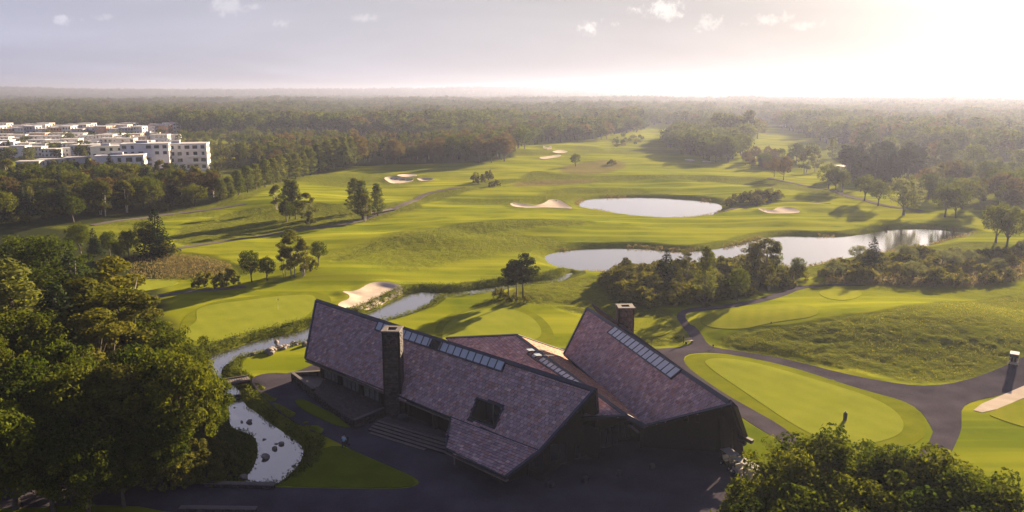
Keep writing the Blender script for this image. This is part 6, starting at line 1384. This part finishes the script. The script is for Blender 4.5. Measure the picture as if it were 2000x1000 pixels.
p = land_px(543, 605); fs = tag(empty('flagstick', (p[0], p[1], p[2] + .08)), 'white flagstick with small pale flag on the near left green', 'flag'); q = MB(); q.tube([(0, 0, 0), (0, 0, 2.25)], .028, 6); q.obj('pole', M_white, fs); q = MB(); q.prism([(0, 0, 1.85), (.02, 0, 2.22), (.5, .05, 2.06)], (0, .02, 0)); q.obj('flag', mat('flag_cloth', (.75, .68, .35), .8, .1, 6), fs)
M_block = mat('stone_block', (.05, .045, .05), .8, .3, 5, bump=.01)
for u, v, lab in ((1076, 951, 'dark square block bollard nearest the left roof corner'), (1144, 941, 'dark block bollard second from the left in the courtyard'), (1209, 929, 'dark block bollard third from the left in the courtyard'), (1273, 916, 'rightmost dark block bollard in the courtyard')):
    p = G(u, v, 0); e = tag(empty('bollard', (p[0], p[1], .03), .3), lab, 'bollard'); q = MB(); q.tube([(0, 0, 0), (0, 0, .5), (0, 0, .56)], [.36, .36, .32], 20); q.obj('drum', M_block, e); q = MB(); q.tube([(0, 0, .56), (0, 0, .60)], [.26, .25], 16); q.obj('top_plate', M_metal, e)
def table(x, y, z):
    e = tag(empty('terrace_table', (x, y, z)), 'round dark table with pale top on the entrance terrace by the chimney', 'table'); q = MB(); q.tube([(0, 0, .70), (0, 0, .74)], .55, 20); q.obj('tabletop', M_wind, e); q = MB(); q.tube([(0, 0, .04), (0, 0, .70)], .04, 8); q.obj('pedestal', M_black, e); q = MB(); q.tube([(0, 0, 0), (0, 0, .04)], .28, 16); q.obj('base', M_black, e)
p = G(785, 822, .85); table(p[0], p[1], .85)
for k, lab in enumerate(['terrace chair left of the round table', 'terrace chair behind the round table', 'terrace chair right of the round table by the chimney']):
    a = 2.9 - k * 1.4; e = tag(empty('terrace_chair', (p[0] + math.cos(a) * 1.05, p[1] + math.sin(a) * 1.0, .85), a + PI / 2), lab, 'chair'); MB().box(-.25, -.25, .42, .25, .25, .47).obj('seat', M_black, e); MB().box(-.25, -.27, .47, .25, -.22, .92).obj('backrest', M_black, e)
    for sx in (-.22, .22):
        for sy in (-.22, .22): MB().box(sx - .02, sy - .02, 0, sx + .02, sy + .02, .42).obj('leg', M_black, e)
p = land_px(1346, 668); e = tag(empty('bench', (p[0], p[1], p[2]), math.radians(30)), 'small wooden bench on the verge by the path fork', 'bench')
for k in range(3): MB().box(-.8, -.22 + k * .16, .42, .8, -.09 + k * .16, .46).obj('slat', M_ltimber, e)
for k in range(2): MB().box(-.8, .28, .58 + k * .16, .8, .32, .71 + k * .16).obj('back_slat', M_ltimber, e)
for sx in (-.65, .65): MB().box(sx - .04, -.2, 0, sx + .04, .26, .42).obj('leg', M_black, e)
for u, v, hh_, lab in ((1335, 668, 1.3, 'dark ball washer post left of the bench'), (1393, 676, .6, 'tiny dark marker post on the verge right of the fork'), (1506, 632, .35, 'small dark tee marker on the long tee')):
    p = land_px(u, v); e = tag(empty('marker_post', (p[0], p[1], p[2])), lab, 'post'); q = MB(); q.tube([(0, 0, 0), (0, 0, hh_ * .7)], .06, 8); q.obj('post', M_black, e); q = MB(); q.tube([(0, 0, hh_ * .7), (0, 0, hh_)], [.16, .13], 10); q.obj('head', M_black, e)

# ---------------------------------------------------------------- haze
def haze():
    m, nt = newmat('haze_air'); out = _mk(nt, 'ShaderNodeOutputMaterial'); v = _mk(nt, 'ShaderNodeVolumePrincipled'); nt.links.new(v.outputs[0], out.inputs['Volume'])
    v.inputs['Color'].default_value = (.30, .33, .48, 1); v.inputs['Density'].default_value = HAZE_D; v.inputs['Anisotropy'].default_value = HAZE_G
    mb = MB(); mb.box(-13000, -600, -22, 13000, 14000, 104); o = mb.obj('haze', m); tag(o, 'thin evening haze over the whole course', kind='stuff')
haze()
